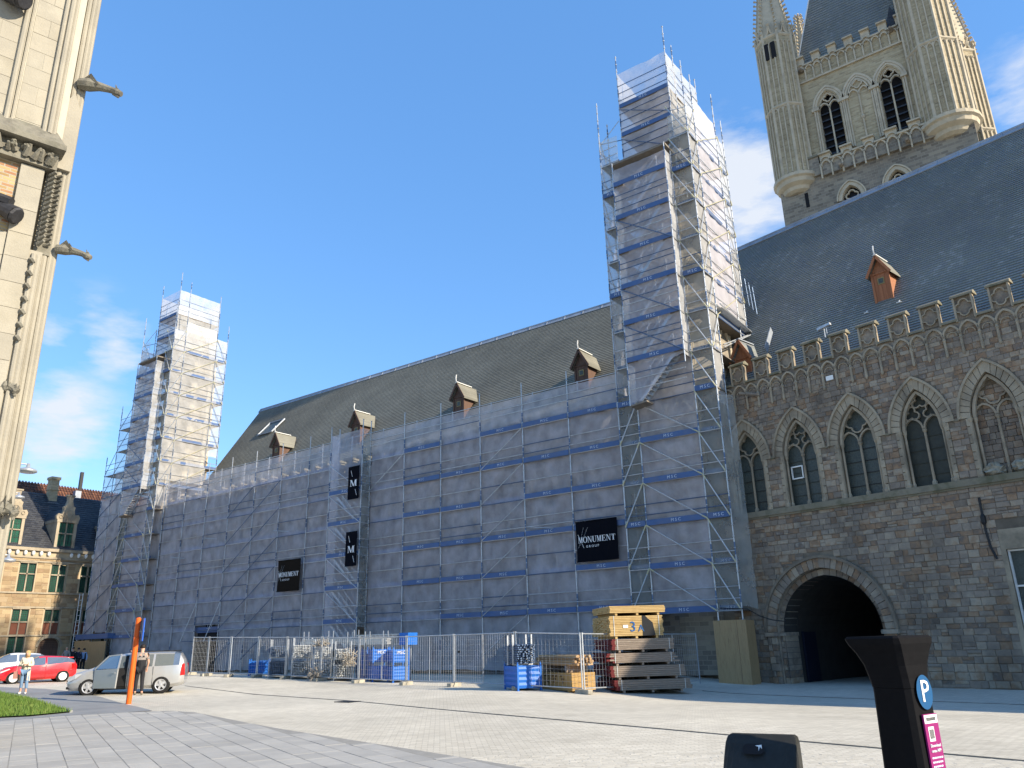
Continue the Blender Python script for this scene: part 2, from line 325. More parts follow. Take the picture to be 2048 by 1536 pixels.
lawn = P2((-140, 1378), (0, 1388), (60, 1400), (100, 1413), (142, 1426), (60, 1434), (0, 1437))+[(-24.5, 7.5), (-34, 8)]
sheet('lawn', lawn, .05, m_grassb)
kb = MB()
for a, b in ((2, 3), (3, 4), (1, 2)):
    kb.bar((*lawn[a], gz(*lawn[a])+.03), (*lawn[b], gz(*lawn[b])+.03), .08, .1)
kb.build('lawn_edging', m_path, None, kind='structure')
gb = MB(); bx0 = min(p[0] for p in lawn); bx1 = max(p[0] for p in lawn); by0 = min(p[1] for p in lawn); by1 = max(p[1] for p in lawn); k = 0
while k < 26000:
    x, y = rnd.uniform(max(bx0, -38), bx1), rnd.uniform(by0, by1)
    if not inpoly(x, y, lawn): k += .25; continue
    k += 1; z = gz(x, y)+.05; h = rnd.uniform(.05, .13); a = rnd.uniform(0, 6.3); dx, dy = .012*cos(a), .012*sin(a); lx, ly = rnd.uniform(-.05, .05), rnd.uniform(-.05, .05)
    gb.quad((x-dx, y-dy, z), (x+dx, y+dy, z), (x+lx, y+ly, z+h), tint=rnd.random())
gb.build('grass', m_blade, None, kind='stuff')
# slabs: bands running towards the lower right, broken into stones of uneven length
DA = R(-22.5); e1 = Vector((cos(DA), sin(DA))); e2 = Vector((-sin(DA), cos(DA))); slabs = []
band = -14.0
while band < 8:
    bwid = .40; s = -32+rnd.random()
    while s < 6:
        ln = rnd.uniform(.55, 1.0); a, b, c, d = s+.008, s+ln-.008, band+.008, band+bwid-.008
        P = [e1*u+e2*v for u, v in ((a, c), (b, c), (b, d), (a, d))]
        if all(inpoly(p.x, p.y, bound) for p in P): slabs.append(([(p.x, p.y) for p in P], (P[0]+P[2])/2))
        elif any(inpoly(p.x, p.y, bound) for p in P):
            u = a
            while u < b-.02:
                v = min(b, u+.14); Q = [e1*i+e2*j for i, j in ((u, c), (v, c), (v, d), (u, d))]
                if all(inpoly(p.x, p.y, bound) for p in Q): slabs.append(([(p.x, p.y) for p in Q], None))
                u = v
        s += ln
    band += bwid
def seen(c, m=0):
    v = Vector((c.x, c.y, gz(c.x, c.y)-CAMH)); d = v.dot(_f)
    if d < .3: return None
    X, Y = 1024+1560*v.dot(_r2)/d, 768-1560*v.dot(_u2)/d
    return v.length if (-40 < X < 2090 and 0 < Y < 1600) else None
vis = sorted([(seen(c), i) for i, (p, c) in enumerate(slabs) if c is not None and seen(c)])
own = {i for d, i in vis[:300]}
rest = MB()
for i, (p, c) in enumerate(slabs):
    q = MB() if i in own else rest; q.tint = rnd.random(); dz = rnd.uniform(.008, .0125); n = 4
    q.add([(x, y, gz(x, y)-.01) for x, y in p]+[(x, y, gz(x, y)+dz) for x, y in p], [(4, 5, 6, 7)]+[(j, (j+1) % 4, 4+(j+1) % 4, 4+j) for j in range(4)])
    if i in own: q.build('paving_slab', m_slabs, pav)
rest.build('paving_slab', m_slabs, pav, kind='stuff')
# near setts as real stones set in the square
m_settg = mat('granite_sett_stones', [(.42, .388, .32), (.49, .456, .38), (.54, .505, .425), (.60, .56, .475)], 3, .85, .3, 60, tint=.6, stain=.15, ssc=.5, dirt=(.3, .285, .25))
DB = R(42); f1 = Vector((cos(DB), sin(DB))); f2 = Vector((-sin(DB), cos(DB))); st = []
row = -2.0
while row < 18:
    s = -6-rnd.random()*.2
    while s < 14:
        ln = rnd.uniform(.16, .24); c = f1*(s+ln/2)+f2*(row+.055)
        if c.x < 1.5 and c.y > 5.0 and not inpoly(c.x, c.y, bound) and seen(c) and seen(c) < 13.5: st.append((seen(c), s, ln, row))
        s += ln
    row += .115
st.sort(); rest = MB()
for k, (d, s, ln, row) in enumerate(st):
    q = MB() if k < 300 else rest; q.tint = rnd.random(); g_ = .007; top = rnd.uniform(.005, .009); tl = rnd.uniform(-.002, .002); v8 = []
    for u, v, zz in ((s+g_, row+g_, 0), (s+ln-g_, row+g_, 0), (s+ln-g_, row+.115-g_, 0), (s+g_, row+.115-g_, 0), (s+.018, row+.018, top+tl), (s+ln-.018, row+.018, top-tl), (s+ln-.018, row+.097, top-tl), (s+.018, row+.097, top+tl)):
        p = f1*u+f2*v; v8.append((p.x, p.y, gz(p.x, p.y)-.006+zz+(.006 if zz == 0 else 0)))
    q.add(v8, [(4, 5, 6, 7)]+[(j, (j+1) % 4, 4+(j+1) % 4, 4+j) for j in range(4)])
    if k < 300: q.build('sett', m_settg, ground)
rest.build('sett', m_settg, ground, kind='stuff')
# slot drains
m_drain = mat('drain_steel', [(.12, .115, .10), (.2, .19, .165)], 3, .8)
for pp in (((370, 1372), (700, 1402), (1024, 1432), (1450, 1470), (2200, 1536)), ((1405, 1382), (2048, 1410), (2300, 1422))):
    dm = MB(); P = [gp(*p) for p in pp]
    for a, b in zip(P, P[1:]):
        n = max(1, int((b-a).length/1.2))
        for i in range(n):
            p = a.lerp(b, i/n); q = a.lerp(b, (i+1)/n)
            dm.bar((p.x, p.y, gz(p.x, p.y)+.006), (q.x, q.y, gz(q.x, q.y)+.006), .035, .02)
    tag(dm.build('slot_drain', m_drain), 'dark slot drain line across the sunlit setts' if pp[0][0] == 370 else 'dark slot drain line in the hall shadow before the arch', 'drain')
p = gp(695, 1404); dm = MB(); dm.box(-.35, .35, -.25, .25, 0, .02); o = dm.build('drain_cover', m_iron); o.location = p; tag(o, 'small dark drain cover beside the slot drain', 'drain cover')
# ---------------------------------------------------------------- masonry helpers
class Op:
    def __init__(s, cx, a, zs, zp, h):
        s.cx, s.a, s.zs, s.zp, s.h = cx, a, zs, zp, h; s.c = (h*h-a*a)/(2*a) if h else 0; s.r = a+s.c
    def top(s, x):
        d = abs(x-s.cx)
        if d > s.a+1e-6: return None
        return s.zp+(sqrt(max(0, s.r**2-(d+s.c)**2)) if s.h else 0)
    def half(s, z0, z1):
        zl = max(z0, s.zs)
        if z1 <= s.zs or zl >= s.zp+s.h: return None
        if zl <= s.zp: return s.a
        return sqrt(max(0, s.r**2-(zl-s.zp)**2))-s.c
    def grow(s, d): return Op(s.cx, s.a+d, s.zs, s.zp, sqrt(max(.001, (s.r+d)**2-s.c**2)) if s.h else d)
    def arc(s, n=10):
        t1 = atan2(s.h, s.c); L = [(s.cx+s.c-s.r*cos(t1*i/n), s.zp+s.r*sin(t1*i/n)) for i in range(n+1)]
        return L+[(2*s.cx-x, z) for x, z in reversed(L[:-1])]
    def outline(s, n=10): return [(s.cx-s.a, s.zs)]+s.arc(n)+[(s.cx+s.a, s.zs)]
def wallface(mb, x0, x1, z0, z1, ops, y=0, st=.12):
    cuts = {x0, x1}
    for o in ops:
        k = max(2, int(2*o.a/st)) if o.h else 1
        if k % 2 and k > 1: k += 1
        for i in range(k+1):
            x = o.cx-o.a+2*o.a*i/k
            if x0 < x < x1: cuts.add(round(x, 5))
    cuts = sorted(cuts)
    for a, b in zip(cuts, cuts[1:]):
        if b-a < 1e-4: continue
        m = (a+b)/2; hs = sorted([o for o in ops if abs(m-o.cx) < o.a], key=lambda o: o.zs); za = zb = z0
        for o in hs:
            if o.zs > max(za, z0): mb.quad((a, y, za), (b, y, zb), (b, y, o.zs), (a, y, o.zs))
            za, zb = o.top(min(max(a, o.cx-o.a), o.cx+o.a)), o.top(min(max(b, o.cx-o.a), o.cx+o.a))
        mb.quad((a, y, za), (b, y, zb), (b, y, z1), (a, y, z1))
def reveal(mb, o, y0, y1, n=10):
    P = o.outline(n)
    for p, q in zip(P, P[1:]+P[:1]): mb.quad((p[0], y0, p[1]), (p[0], y1, p[1]), (q[0], y1, q[1]), (q[0], y0, q[1]))
def pane(o, y, n=8):
    m = MB(); m.add([(x, y, z) for x, z in o.outline(n)], [tuple(range(2*n+3))]); return m
def courses(x0, x1, z0, z1, rh, ln, blocked, rn, proud=(.01, .045), gap=.012):
    out = []; z = z0
    while z < z1-.05:
        h = min(rn.uniform(*rh), z1-z); free = [(x0, x1)]
        if z1-z-h < .08: h = z1-z
        for o in blocked:
            w = o.half(z, z+h)
            if w:
                nf = []
                for a, b in free:
                    l, r = o.cx-w, o.cx+w
                    if r <= a or l >= b: nf.append((a, b)); continue
                    if l > a: nf.append((a, l))
                    if r < b: nf.append((r, b))
                free = nf
        for a, b in free:
            x = a
            while x < b-.03:
                l = rn.uniform(*ln)
                if b-x-l < ln[0]*.6: l = b-x
                if rn.random() < .12 and h > .2:
                    zm = z+h*rn.uniform(.4, .6); out += [(x+gap/2, x+l-gap/2, z+gap/2, zm-gap/2, rn.uniform(*proud), rn.random()), (x+gap/2, x+l-gap/2, zm+gap/2, z+h-gap/2, rn.uniform(*proud), rn.random())]
                else: out.append((x+gap/2, x+l-gap/2, z+gap/2, z+h-gap/2, rn.uniform(*proud), rn.random()))
                x += l
        z += h
    return out
def lay(stones, m, parent, name='stone', nown=300, key=None, rough=.012, rn=rnd):
    key = key or (lambda s: -(s[1]-s[0])*(s[3]-s[2])); order = sorted(range(len(stones)), key=lambda i: key(stones[i])); own = set(order[:nown]); rest = MB()
    for i, (a, b, c, d, p, t) in enumerate(stones):
        q = MB() if i in own else rest; j = lambda: rn.uniform(-rough, rough); ch = .012
        q.add([(a, .02, c), (b, .02, c), (b, .02, d), (a, .02, d), (a, -p+ch, c), (b, -p+ch, c), (b, -p+ch, d), (a, -p+ch, d),
               (a+ch+abs(j()), -p+j(), c+ch+abs(j())), (b-ch-abs(j()), -p+j(), c+ch+abs(j())), (b-ch-abs(j()), -p+j(), d-ch-abs(j())), (a+ch+abs(j()), -p+j(), d-ch-abs(j()))],
              [(0, 1, 5, 4), (1, 2, 6, 5), (2, 3, 7, 6), (3, 0, 4, 7), (4, 5, 9, 8), (5, 6, 10, 9), (6, 7, 11, 10), (7, 4, 8, 11), (8, 9, 10, 11)], t)
        if i in own: q.build(name, m, parent)
    if rest.f: rest.build(name, m, parent, kind='stuff')
def voussoirs(o_in, o_out, n, y0, y1, parent, m, name='voussoir', gap=.04):
    t1 = atan2(o_in.h, o_in.c); t2 = atan2(o_out.h, o_out.c)
    for side in (-1, 1):
        for k in range(n):
            a, b = (k+gap)/n, (k+1-gap)/n if k < n-1 else 1.0; q = MB(); q.tint = rnd.random()
            def pt(o, t, f): return (o.cx+side*(-o.c+o.r*cos(t*f)), o.zp+o.r*sin(t*f))
            F = [pt(o_in, t1, a), pt(o_in, t1, (a+b)/2), pt(o_in, t1, b), pt(o_out, t2, b), pt(o_out, t2, (a+b)/2), pt(o_out, t2, a)]
            if side < 0: F = F[::-1]
            q.prism(F[::-1], y0+rnd.uniform(-.012, .012), y1); q.build(name, m, parent)
def circ(cx, cz, r, n=16, a0=0, a1=2*pi): return [(cx+r*cos(a0+(a1-a0)*i/n), cz+r*sin(a0+(a1-a0)*i/n)) for i in range(n)]
def foil(cx, cz, r, k, rot=0):
    P = []; h = r*.5; sp = pi/2 if k == 4 else 2*pi/3
    for i in range(k):
        a = rot+2*pi*i/k
        P += [(cx+h*cos(a)+h*cos(a+t*sp), cz+h*sin(a)+h*sin(a+t*sp)) for t in (-1, -.66, -.33, 0, .33, .66)]
    return P
def gothic_window(parent, cx, sill, spring, a, h, kind, dep=.34, hood=True, rich=True, glass=None, mo=None, mt=None):
    o = Op(cx, a, sill, spring, h); oo = o.grow(.36); mo = mo or m_dress; mt = mt or m_trac
    wn_ = MB(); reveal(wn_, o, -.01, dep+.1)
    if rich:
        for sx in (-1, 1):
            x = cx+sx*(a+.05)
            wn_.lathe([(.10, sill), (.10, sill+.12), (.06, sill+.2), (.055, spring-.18), (.085, spring-.1), (.10, spring)], 8, (x, .0))
            x = cx+sx*(a-.09)
            wn_.lathe([(.08, sill), (.08, sill+.14), (.05, sill+.2), (.045, spring-.2), (.075, spring-.1), (.085, spring)], 8, (x, .14))
            [wn_.cbox(cx+sx*(a+.1)-.09, cx+sx*(a+.1)+.09, -.05-.008*(j % 2), .02, sill+(spring-sill)*j/7+.012, sill+(spring-sill)*(j+1)/7-.012, .012, (j*.37+cx*.61+sx*.2) % 1) for j in range(7)]
    wo = wn_.build('window', mo, parent)
    if rich:
        jb = MB(); jb.ribbon(o.grow(.18).arc(14), .33, -.008, .0); jb.build('mortar_joint', m_jdark, wo); voussoirs(o, oo, 9, -.04, .03, wo, mo, gap=.05)
        if hood:
            hb = MB(); hb.ribbon(oo.grow(.03).arc(14), .09, -.12, .01); hb.build('hood_mould', mo, wo)
        inn = MB(); inn.ribbon(o.grow(-.10).arc(12), .11, .06, .2); inn.build('inner_arch', mt, wo)
    tr = MB(); y0, y1 = dep-.12, dep
    tr.lathe([(.10, sill), (.10, sill+.16), (.055, sill+.24), (.05, spring-.14), (.09, spring-.06), (.09, spring)], 8, (cx, (y0+y1)/2))
    s1 = spring+.02; hw = a/2
    for sx in (-1, 1):
        so_ = Op(cx+sx*hw, hw-.03, sill, s1, (hw-.03)*1.25); tr.ribbon(so_.arc(8), .07, y0, y1)
    apz = spring+h
    if kind == 4: tr.ribbon(foil(cx, spring+h*.56, a*.60, 4, pi/2), .06, y0, y1, True)
    else:
        tr.ribbon(foil(cx, spring+h*.70, a*.38, 3, pi/2), .05, y0, y1, True)
        for sx in (-1, 1): tr.ribbon(foil(cx+sx*a*.45, spring+h*.42, a*.38, 3, pi/2), .05, y0, y1, True)
    tr.ribbon(o.grow(-.03).arc(12), .08, y0, y1)
    tr.build('tracery', mt, wo)
    gl = pane(o, dep+.03).build('pane', glass or m_leaded, wo)
    bars = MB(); z = sill+.45
    while z < spring: bars.box(cx-a, cx+a, dep-.005, dep+.02, z, z+.025); z += .5
    bars.build('glazing_bar', m_iron if kind == 4 else m_plank, wo)
    return wo, o, oo
def dormer(parent, x, y, z, mw_, mr_, mc_, slope, s=1.0, finial=True):
    """small gabled roof dormer; x,y,z is the middle of its front sill"""
    b = MB(); hw = .42*s; hs = 1.35*s; ap = 2.05*s; dy = lambda zz: zz/slope
    b.add([(x-hw, y, z-.25), (x+hw, y, z-.25), (x+hw, y, z+hs), (x, y, z+ap), (x-hw, y, z+hs), (x+hw, y+dy(hs)+.2, z+hs), (x-hw, y+dy(hs)+.2, z+hs), (x, y+dy(ap)+.2, z+ap)],
          [(0, 1, 2, 3, 4), (1, 5, 2), (0, 4, 6), (2, 5, 7, 3), (4, 3, 7, 6)])
    d = b.build('dormer', mw_, parent)
    r = MB(); ov = .22*s
    for sx in (-1, 1):
        r.add([(x, y-ov, z+ap+.16*s), (x+sx*(hw+.2*s), y-ov, z+hs-.22*s), (x+sx*(hw+.2*s), y+dy(hs)+.1, z+hs-.2*s), (x, y+dy(ap)+.15, z+ap+.16*s),
               (x, y-ov, z+ap+.08*s), (x+sx*(hw+.2*s), y-ov, z+hs-.3*s), (x+sx*(hw+.2*s), y+dy(hs)+.1, z+hs-.28*s), (x, y+dy(ap)+.15, z+ap+.08*s)],
              [(0, 1, 2, 3), (7, 6, 5, 4), (0, 4, 5, 1), (1, 5, 6, 2), (2, 6, 7, 3)])
    r.build('dormer_roof', mr_, d)
    c = MB()
    for sx in (-1, 1): c.bar((x, y-ov-.02, z+ap+.1*s), (x+sx*(hw+.2*s), y-ov-.02, z+hs-.27*s), .05, .13*s)
    c.bar((x-hw, y-.03, z+hs-.1*s), (x+hw, y-.03, z+hs-.1*s), .05, .07)
    for sx in (-1, 1): c.box(x+sx*hw-.05, x+sx*hw+.05, y-.05, y+.02, z-.35, z+hs)
    for i in (-1, 0, 1): c.box(x+i*hw*.5-.008, x+i*hw*.5+.008, y-.012, y, z-.2, z+hs)
    c.build('barge_board', mw_, d)
    k = MB(); k.bar((x, y-ov-.04, z+ap+.19*s), (x, y+dy(ap)*.75, z+ap+.19*s), .16*s, .05*s)
    if finial: k.path([(x, y-ov-.02, z+ap+.18*s), (x, y-ov-.08, z+ap+.42*s), (x, y-ov-.02, z+ap+.7*s)], .035*s, 5)
    k.build('ridge_cap', mc_, d)
    q = MB(); q.box(x-.17*s, x+.17*s, y-.03, y-.012, z+.62*s, z+.98*s); q.build('shutter_frame', mat_brass, d)
    q = MB(); q.box(x-.12*s, x+.12*s, y-.04, y-.014, z+.67*s, z+.93*s); q.build('pane', m_leaded, d)
    return d
mat_brass = mat('ochre_frame', [(.22, .17, .07), (.3, .24, .1)], 8, .6)
def sloped_roof(mb, x0, x1, y0, z0, y1, z1, n, th=.03, xa=None, xb=None):
    """courses of slates up a slope; xa, xb are the ends at the top"""
    xa = x0 if xa is None else xa; xb = x1 if xb is None else xb; dy, dz = y1-y0, z1-z0; l = hypot(dy, dz); ny, nz_ = -dz/l*th, dy/l*th
    for i in range(n):
        f, g_ = i/n, (i+1)/n; A, B, Cc, D = x0+(xa-x0)*f, x1+(xb-x1)*f, x1+(xb-x1)*g_, x0+(xa-x0)*g_
        p = (y0+dy*f+ny, z0+dz*f+nz_); q = (y0+dy*g_, z0+dz*g_); p0 = (y0+dy*f, z0+dz*f)
        mb.quad((A, p[0], p[1]), (B, p[0], p[1]), (Cc, q[0], q[1]), (D, q[0], q[1])); mb.quad((A, p0[0], p0[1]), (B, p0[0], p0[1]), (B, p[0], p[1]), (A, p[0], p[1]))
def ridge_lead(x0, x1, y, z, step, parent):
    q = MB(); q.bar((x0, y-.14, z-.1), (x1, y-.14, z-.1), .05, .42, (0, .6, .8)); q.tube((x0, y, z+.08), (x1, y, z+.08), .09, 8); x = x0
    while x < x1: q.bar((x, y-.28, z-.26), (x, y, z+.16), .05, .06, (1, 0, 0)); x += step
    q.build('ridge_lead', m_lead, parent)
# ---------------------------------------------------------------- cloth hall, west wing (right)
TH = R(12); ORG = Vector((-13.05, 34.94, 0))
HW = thing('market_hall', 'medieval stone hall wing with tall gothic windows, portal and blue slate roof', 'building', ORG, -TH)
WC = [.70, 3.28, 5.86, 8.45, 11.05, 13.63]
wops = [Op(c, .80, 6.9, 9.15, 1.6) for c in WC]
portal = Op(3.46, 2.10, -.6, 1.75, 2.2); PO = Op(3.46, 2.34, -.6, 1.75, 2.5)
rectw = Op(11.75, 1.3, .9, 4.3, 0)
wl = MB(); wallface(wl, -4, 48, -.8, 13.0, wops+[Op(3.46, 2.32, -.8, 1.75, 2.48), rectw]); wl.box(-4, 48, .45, .9, 12.6, 12.9); wl.quad((48, 0, -.8), (48, 20, -.8), (48, 20, 13), (48, 0, 13))  # wall, like parapet and roof, extended out of view to shade the square
hall_wall = wl.build('wall', m_mortar, HW)
rs = random.Random(3)
blk = [Op(o.cx, o.a+.19, 6.9, 9.15, 0) for o in wops]+[Op(o.cx, o.grow(.40).a, 9.1, 9.15, o.grow(.40).h) for o in wops]+[PO.grow(.48), Op(3.46, 2.78, -.8, 1.8, 0), Op(11.9, 1.6, .75, 5.1, 0)]
sts = courses(-.9, 13.2, -.75, 6.62, (.17, .30), (.2, .52), blk, rs)+courses(-.9, 13.2, 6.98, 12.62, (.15, .27), (.2, .46), blk, rs, (.01, .035))
def keyst(s):
    d = hypot((s[0]+s[1])/2*cos(TH)-13.05, 34-(s[0]+s[1])/2*.2); return -(s[1]-s[0])*(s[3]-s[2])/(d*d)
lay(sts, m_rubble, HW, key=keyst, rn=rs)
for i, c in enumerate(WC[:5]):
    blind = i == 4
    wo, o, oo = gothic_window(HW, c, 6.9, 9.15, .80, 1.6, 3 if i in (1, 3) else 4, glass=m_plank if i == 3 else (m_mortar if blind else None))
    if blind:
        bs = courses(c-.75, c+.75, 6.92, 10.3, (.16, .26), (.2, .4), [], rs, (.01, .03)); bs = [s for s in bs if o.top((s[0]+s[1])/2) and s[3] < min(o.top(s[0]) or 0, o.top(s[1]) or 0)]
        e = link(bpy.data.objects.new('stone_infill', None), wo); e.location = (0, .36, 0)
        q = MB()
        for a, b, cc, d, p, t in bs: q.cbox(a, b, .33-p, .38, cc, d, .01, t)
        q.build('infill_stone', m_rubble, wo, kind='stuff'); bpy.data.objects.remove(e)
    if i == 1:
        q = MB()
        for z in (8.1, 8.62): q.box(c-.62, c-.12, .25, .33, z, z+.05)
        for x in (-.62, -.12): q.box(c+x-.02, c+x+.02, .25, .33, 8.1, 8.67)
        q.build('white_casement', m_white, wo)
sc_ = MB(); sc_.prism([(-4, 6.66), (48, 6.66), (48, 6.9), (-4, 6.9)], -.16, .02); sc_.box(-4, 48, -.10, .02, 6.58, 6.66)
for a, b in zip(WC, WC[1:]): sc_.box(a+1.2, b-1.2, -.09, .02, 9.12, 9.21)
sc_.build('string_course', m_cap, HW)
# weathered heads lying in the blind window
for dx, lb in ((-.42, 'pale weathered stone head on the blind window sill, one nearest the glazed windows'), (.45, 'pale weathered stone head on the blind window sill beside the mullion, cut by frame edge')):
    q = MB(); n = 10
    for j in range(7):
        pass
    q.lathe([(.18, 0), (.26, .05), (.29, .12), (.30, .2), (.28, .28), (.24, .36), (.17, .43), (.06, .48)], 14); v = q.v; q.v = [(x*(1+.7*mnoise.noise(Vector((x*9+dx*7, y*9, z*9)))), y*(1+.7*mnoise.noise(Vector((z*9, x*9, y*9+dx*5)))), z*(1+.3*mnoise.noise(Vector((x*6, z*9, dx))))) for x, y, z in v]
    o = q.build('stone_bust', mat('bleached_stone', [(.2, .185, .14), (.42, .39, .31)], 7, .9, .6, 30, stain=.6, ssc=3), None); o.matrix_world = HW.matrix_basis @ Matrix.Translation((WC[4]+dx, .1, 6.92)); tag(o, lb, 'stone head')
# battlement
capsx = [5.81+1.26*(k-5) for k in range(13)]
par = MB(); par.box(-4, 48, -.02, .42, 12.62, 12.93); par.box(17, 48, .0, .4, 12.93, 13.9); par.build('parapet', m_rubble, HW)
for k in range(-4, 0): capsx.append(5.81+1.26*(k-5))
for cxm in sorted(capsx):
    if cxm < -1.6: continue
    q = MB(); q.box(cxm-.33, cxm+.33, .0, .17, 12.94, 13.86); mo = q.build('merlon', m_rubble, HW)
    q = MB(); q.prism([(cxm-.42, 13.86), (cxm+.42, 13.86), (cxm+.42, 13.94), (cxm-.42, 13.94)], -.17, .26); q.add([(cxm-.42, -.17, 13.94), (cxm+.42, -.17, 13.94), (cxm+.42, .26, 13.94), (cxm-.42, .26, 13.94), (cxm-.40, .05, 14.06), (cxm+.40, .05, 14.06)], [(0, 1, 5, 4), (2, 3, 4, 5), (1, 2, 5), (3, 0, 4)]); q.build('coping', m_cap, mo)
    q = MB(); q.ribbon(foil(cxm, 13.42, .34, 4, 0), .045, -.10, .01, True)
    for sx in (-1, 1): q.box(cxm+sx*.33-.035, cxm+sx*.33+.035, -.13, .01, 12.9, 13.86)
    q.build('quatrefoil', m_trac, mo)
    q = MB(); q.prism([(cxm+.33, 12.93), (cxm+.93, 12.93), (cxm+.93, 13.02), (cxm+.33, 13.02)], -.14, .3); q.build('crenel_coping', m_cap, HW)
    for sx in (-1, 1):
        x = cxm+sx*.33; q = MB(); q.lathe([(.03, 11.62), (.06, 11.7), (.055, 11.78), (.05, 12.25), (.075, 12.3), (.05, 12.36), (.045, 12.6)], 6, (x, -.07)); q.build('arcade_shaft', m_trac, HW)
    for c2, hw in ((cxm, .33), (cxm+.63, .30)):
        a_ = Op(c2, hw, 11, 12.42, hw*1.35); q = MB(); q.ribbon(a_.arc(6), .075, -.13, .01)
        q.ribbon(Op(c2, hw*.62, 11, 12.38, hw*.62).arc(4), .03, -.06, .01); q.build('arcade_arch', m_trac, HW)
# portal
po = MB(); reveal(po, PO, 0, .55, 12)
for xa_, xb_, ya_, yb_ in ((.70, 1.12, -.12, .55), (1.12, 1.38, .2, 1.2), (5.80, 6.22, -.12, .55), (5.54, 5.80, .2, 1.2)):
    z = -.6
    while z < 1.55:
        hh = rs.uniform(.2, .34); xm = xa_+(xb_-xa_)*rs.uniform(.35, .65)
        for a, b in (((xa_, xm), (xm, xb_)) if rs.random() < .5 else ((xa_, xb_),)): po.cbox(a+.006, b-.006, ya_-rs.uniform(0, .03), yb_, z+.006, min(z+hh, 1.6)-.006, .015, rs.random())
        z += hh
po.box(.62, 1.20, -.2, .55, 1.58, 1.74); po.box(1.06, 1.42, .12, 1.2, 1.585, 1.735); po.box(5.72, 6.30, -.2, .55, 1.58, 1.74); po.box(5.50, 5.86, .12, 1.2, 1.585, 1.735)
pobj = po.build('portal', m_rubble, HW)
voussoirs(PO, PO.grow(.40), 16, -.1, .5, pobj, m_rubble)
voussoirs(portal, portal.grow(.26), 13, .22, 1.2, pobj, m_rubble)
q = MB(); q.ribbon(PO.grow(.45).arc(16), .11, -.2, .02); q.build('hood_mould', m_mortar, pobj)
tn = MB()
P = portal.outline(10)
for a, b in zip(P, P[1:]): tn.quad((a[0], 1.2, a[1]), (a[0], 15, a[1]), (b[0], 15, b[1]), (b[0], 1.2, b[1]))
tn.add([(x, 15, z) for x, z in P], [tuple(range(len(P)))]); reveal(tn, portal, .15, 1.25, 12); wallface(tn, -.6, 7.5, -.8, 5.2, [portal], 1.22); tn.build('passage', mat('passage_shade_stone', [(.03, .028, .026), (.05, .046, .042)], 2, .95), HW)  # near-black stone colour stands in for the shade of the passage
q = MB(); q.box(1.42, 1.48, 1.5, 2.5, -.3, 1.72); q.box(1.4, 1.5, 1.45, 1.5, -.3, 1.75); q.build('gate_leaf', mat('navy_gate', [(.004, .006, .018)], rough=.8), HW)
q = MB(); q.box(5.45, 5.52, 1.5, 2.5, -.3, 1.72); q.build('gate_leaf', bpy.data.materials['navy_gate'], HW)
# rectangular casement at the right
q = MB(); reveal(q, rectw, -.01, .3); q.box(10.3, 13.2, -.03, .02, 4.3, 5.0); q.box(10.28, 10.45, -.03, .3, .75, 4.3); wo = q.build('window', m_dress, HW)
q = MB()
for x in (10.47, 11.72, 12.98): q.box(x-.035, x+.035, .1, .22, .9, 4.3)
for z in (.92, 1.98, 3.05, 4.26): q.box(10.45, 13.05, .11, .21, z-.03, z+.03)
q.build('window_frame', m_pale, wo)
q = MB(); q.quad((10.45, .2, .9), (13.05, .2, .9), (13.05, .2, 4.3), (10.45, .2, 4.3)); q.build('pane', m_leaded, wo)
q = MB(); q.path([(9.95, -.06, 6.2), (9.95, -.06, 5.0), (10.0, -.06, 4.4), (10.12, -.06, 4.0)], .045, 6); q.lathe([(.05, 5.2), (.09, 5.3), (.09, 5.5), (.05, 5.6)], 8, (9.95, -.06)); q.build('rain_pipe', m_iron, HW)
# roof
SLR = (25.5-12.7)/(10-.6)
rf = MB(); sloped_roof(rf, -6.5, 48, .6, 12.7, 10, 25.5, 84); rf.quad((-6.5, 10, 25.5), (48, 10, 25.5), (48, 20, 12), (-6.5, 20, 12)); rf.quad((-6.5, .6, 12.7), (-6.5, 10, 25.5), (-6.5, 19.4, 12.7)); rf.quad((48, .6, 12.7), (48, 19.4, 12.7), (48, 10, 25.5))
roofR = rf.build('roof', m_slateR, HW); ridge_lead(-6.5, 48, 10, 25.5, 1.05, HW)
dormer(HW, 6.85, 3.0, 16.25, m_cedar, m_slateL, m_pale, SLR, .88)
dormer(HW, .15, 1.55, 13.55, m_cedar, m_slateR, m_lead, SLR, 1.0, False)
for dx in (-.75, .72):
    q = MB(); q.bar((6.85+dx-.1, 2.6, 15.52), (6.85+dx+.1, 2.6, 15.52), .04, .04); q.bar((6.85+dx, 2.6, 15.52), (6.85+dx, 2.75, 15.65), .04, .04); q.build('snow_guard', m_pale, roofR)
# floodlight, white plates and a gargoyle on the battlement
q = MB(); q.bar((0, 0, 0), (0, 0, .4), .04, .04); q.bar((-.25, -.1, .4), (.36, -.1, .5), .16, .11); q.bar((.15, -.1, .1), (.15, -.1, .44), .025, .025)
o = q.build('floodlight', m_steel); o.matrix_world = HW.matrix_basis @ Matrix.Translation((5.2, .1, 14.0)); tag(o, 'grey floodlight on a bracket above the battlement', 'floodlight')
for u, lb in ((5.18, 'small white plate on the parapet wall beneath the floodlight'), (12.9, 'small white plate on the parapet wall near the frame edge')):
    q = MB(); q.box(-.16, .16, -.03, .0, 0, .2); o = q.build('white_notice', m_white); o.matrix_world = HW.matrix_basis @ Matrix.Translation((u, -.06, 11.98)); tag(o, lb, 'plate')
q = MB()
for k in range(6): q.tube((0, -.15*k, .02*k), (0, -.15*(k+1), .02*(k+1)), .10-.008*k-.02*(k == 4), 7, .10-.008*(k+1)+(.03 if k == 3 else 0))
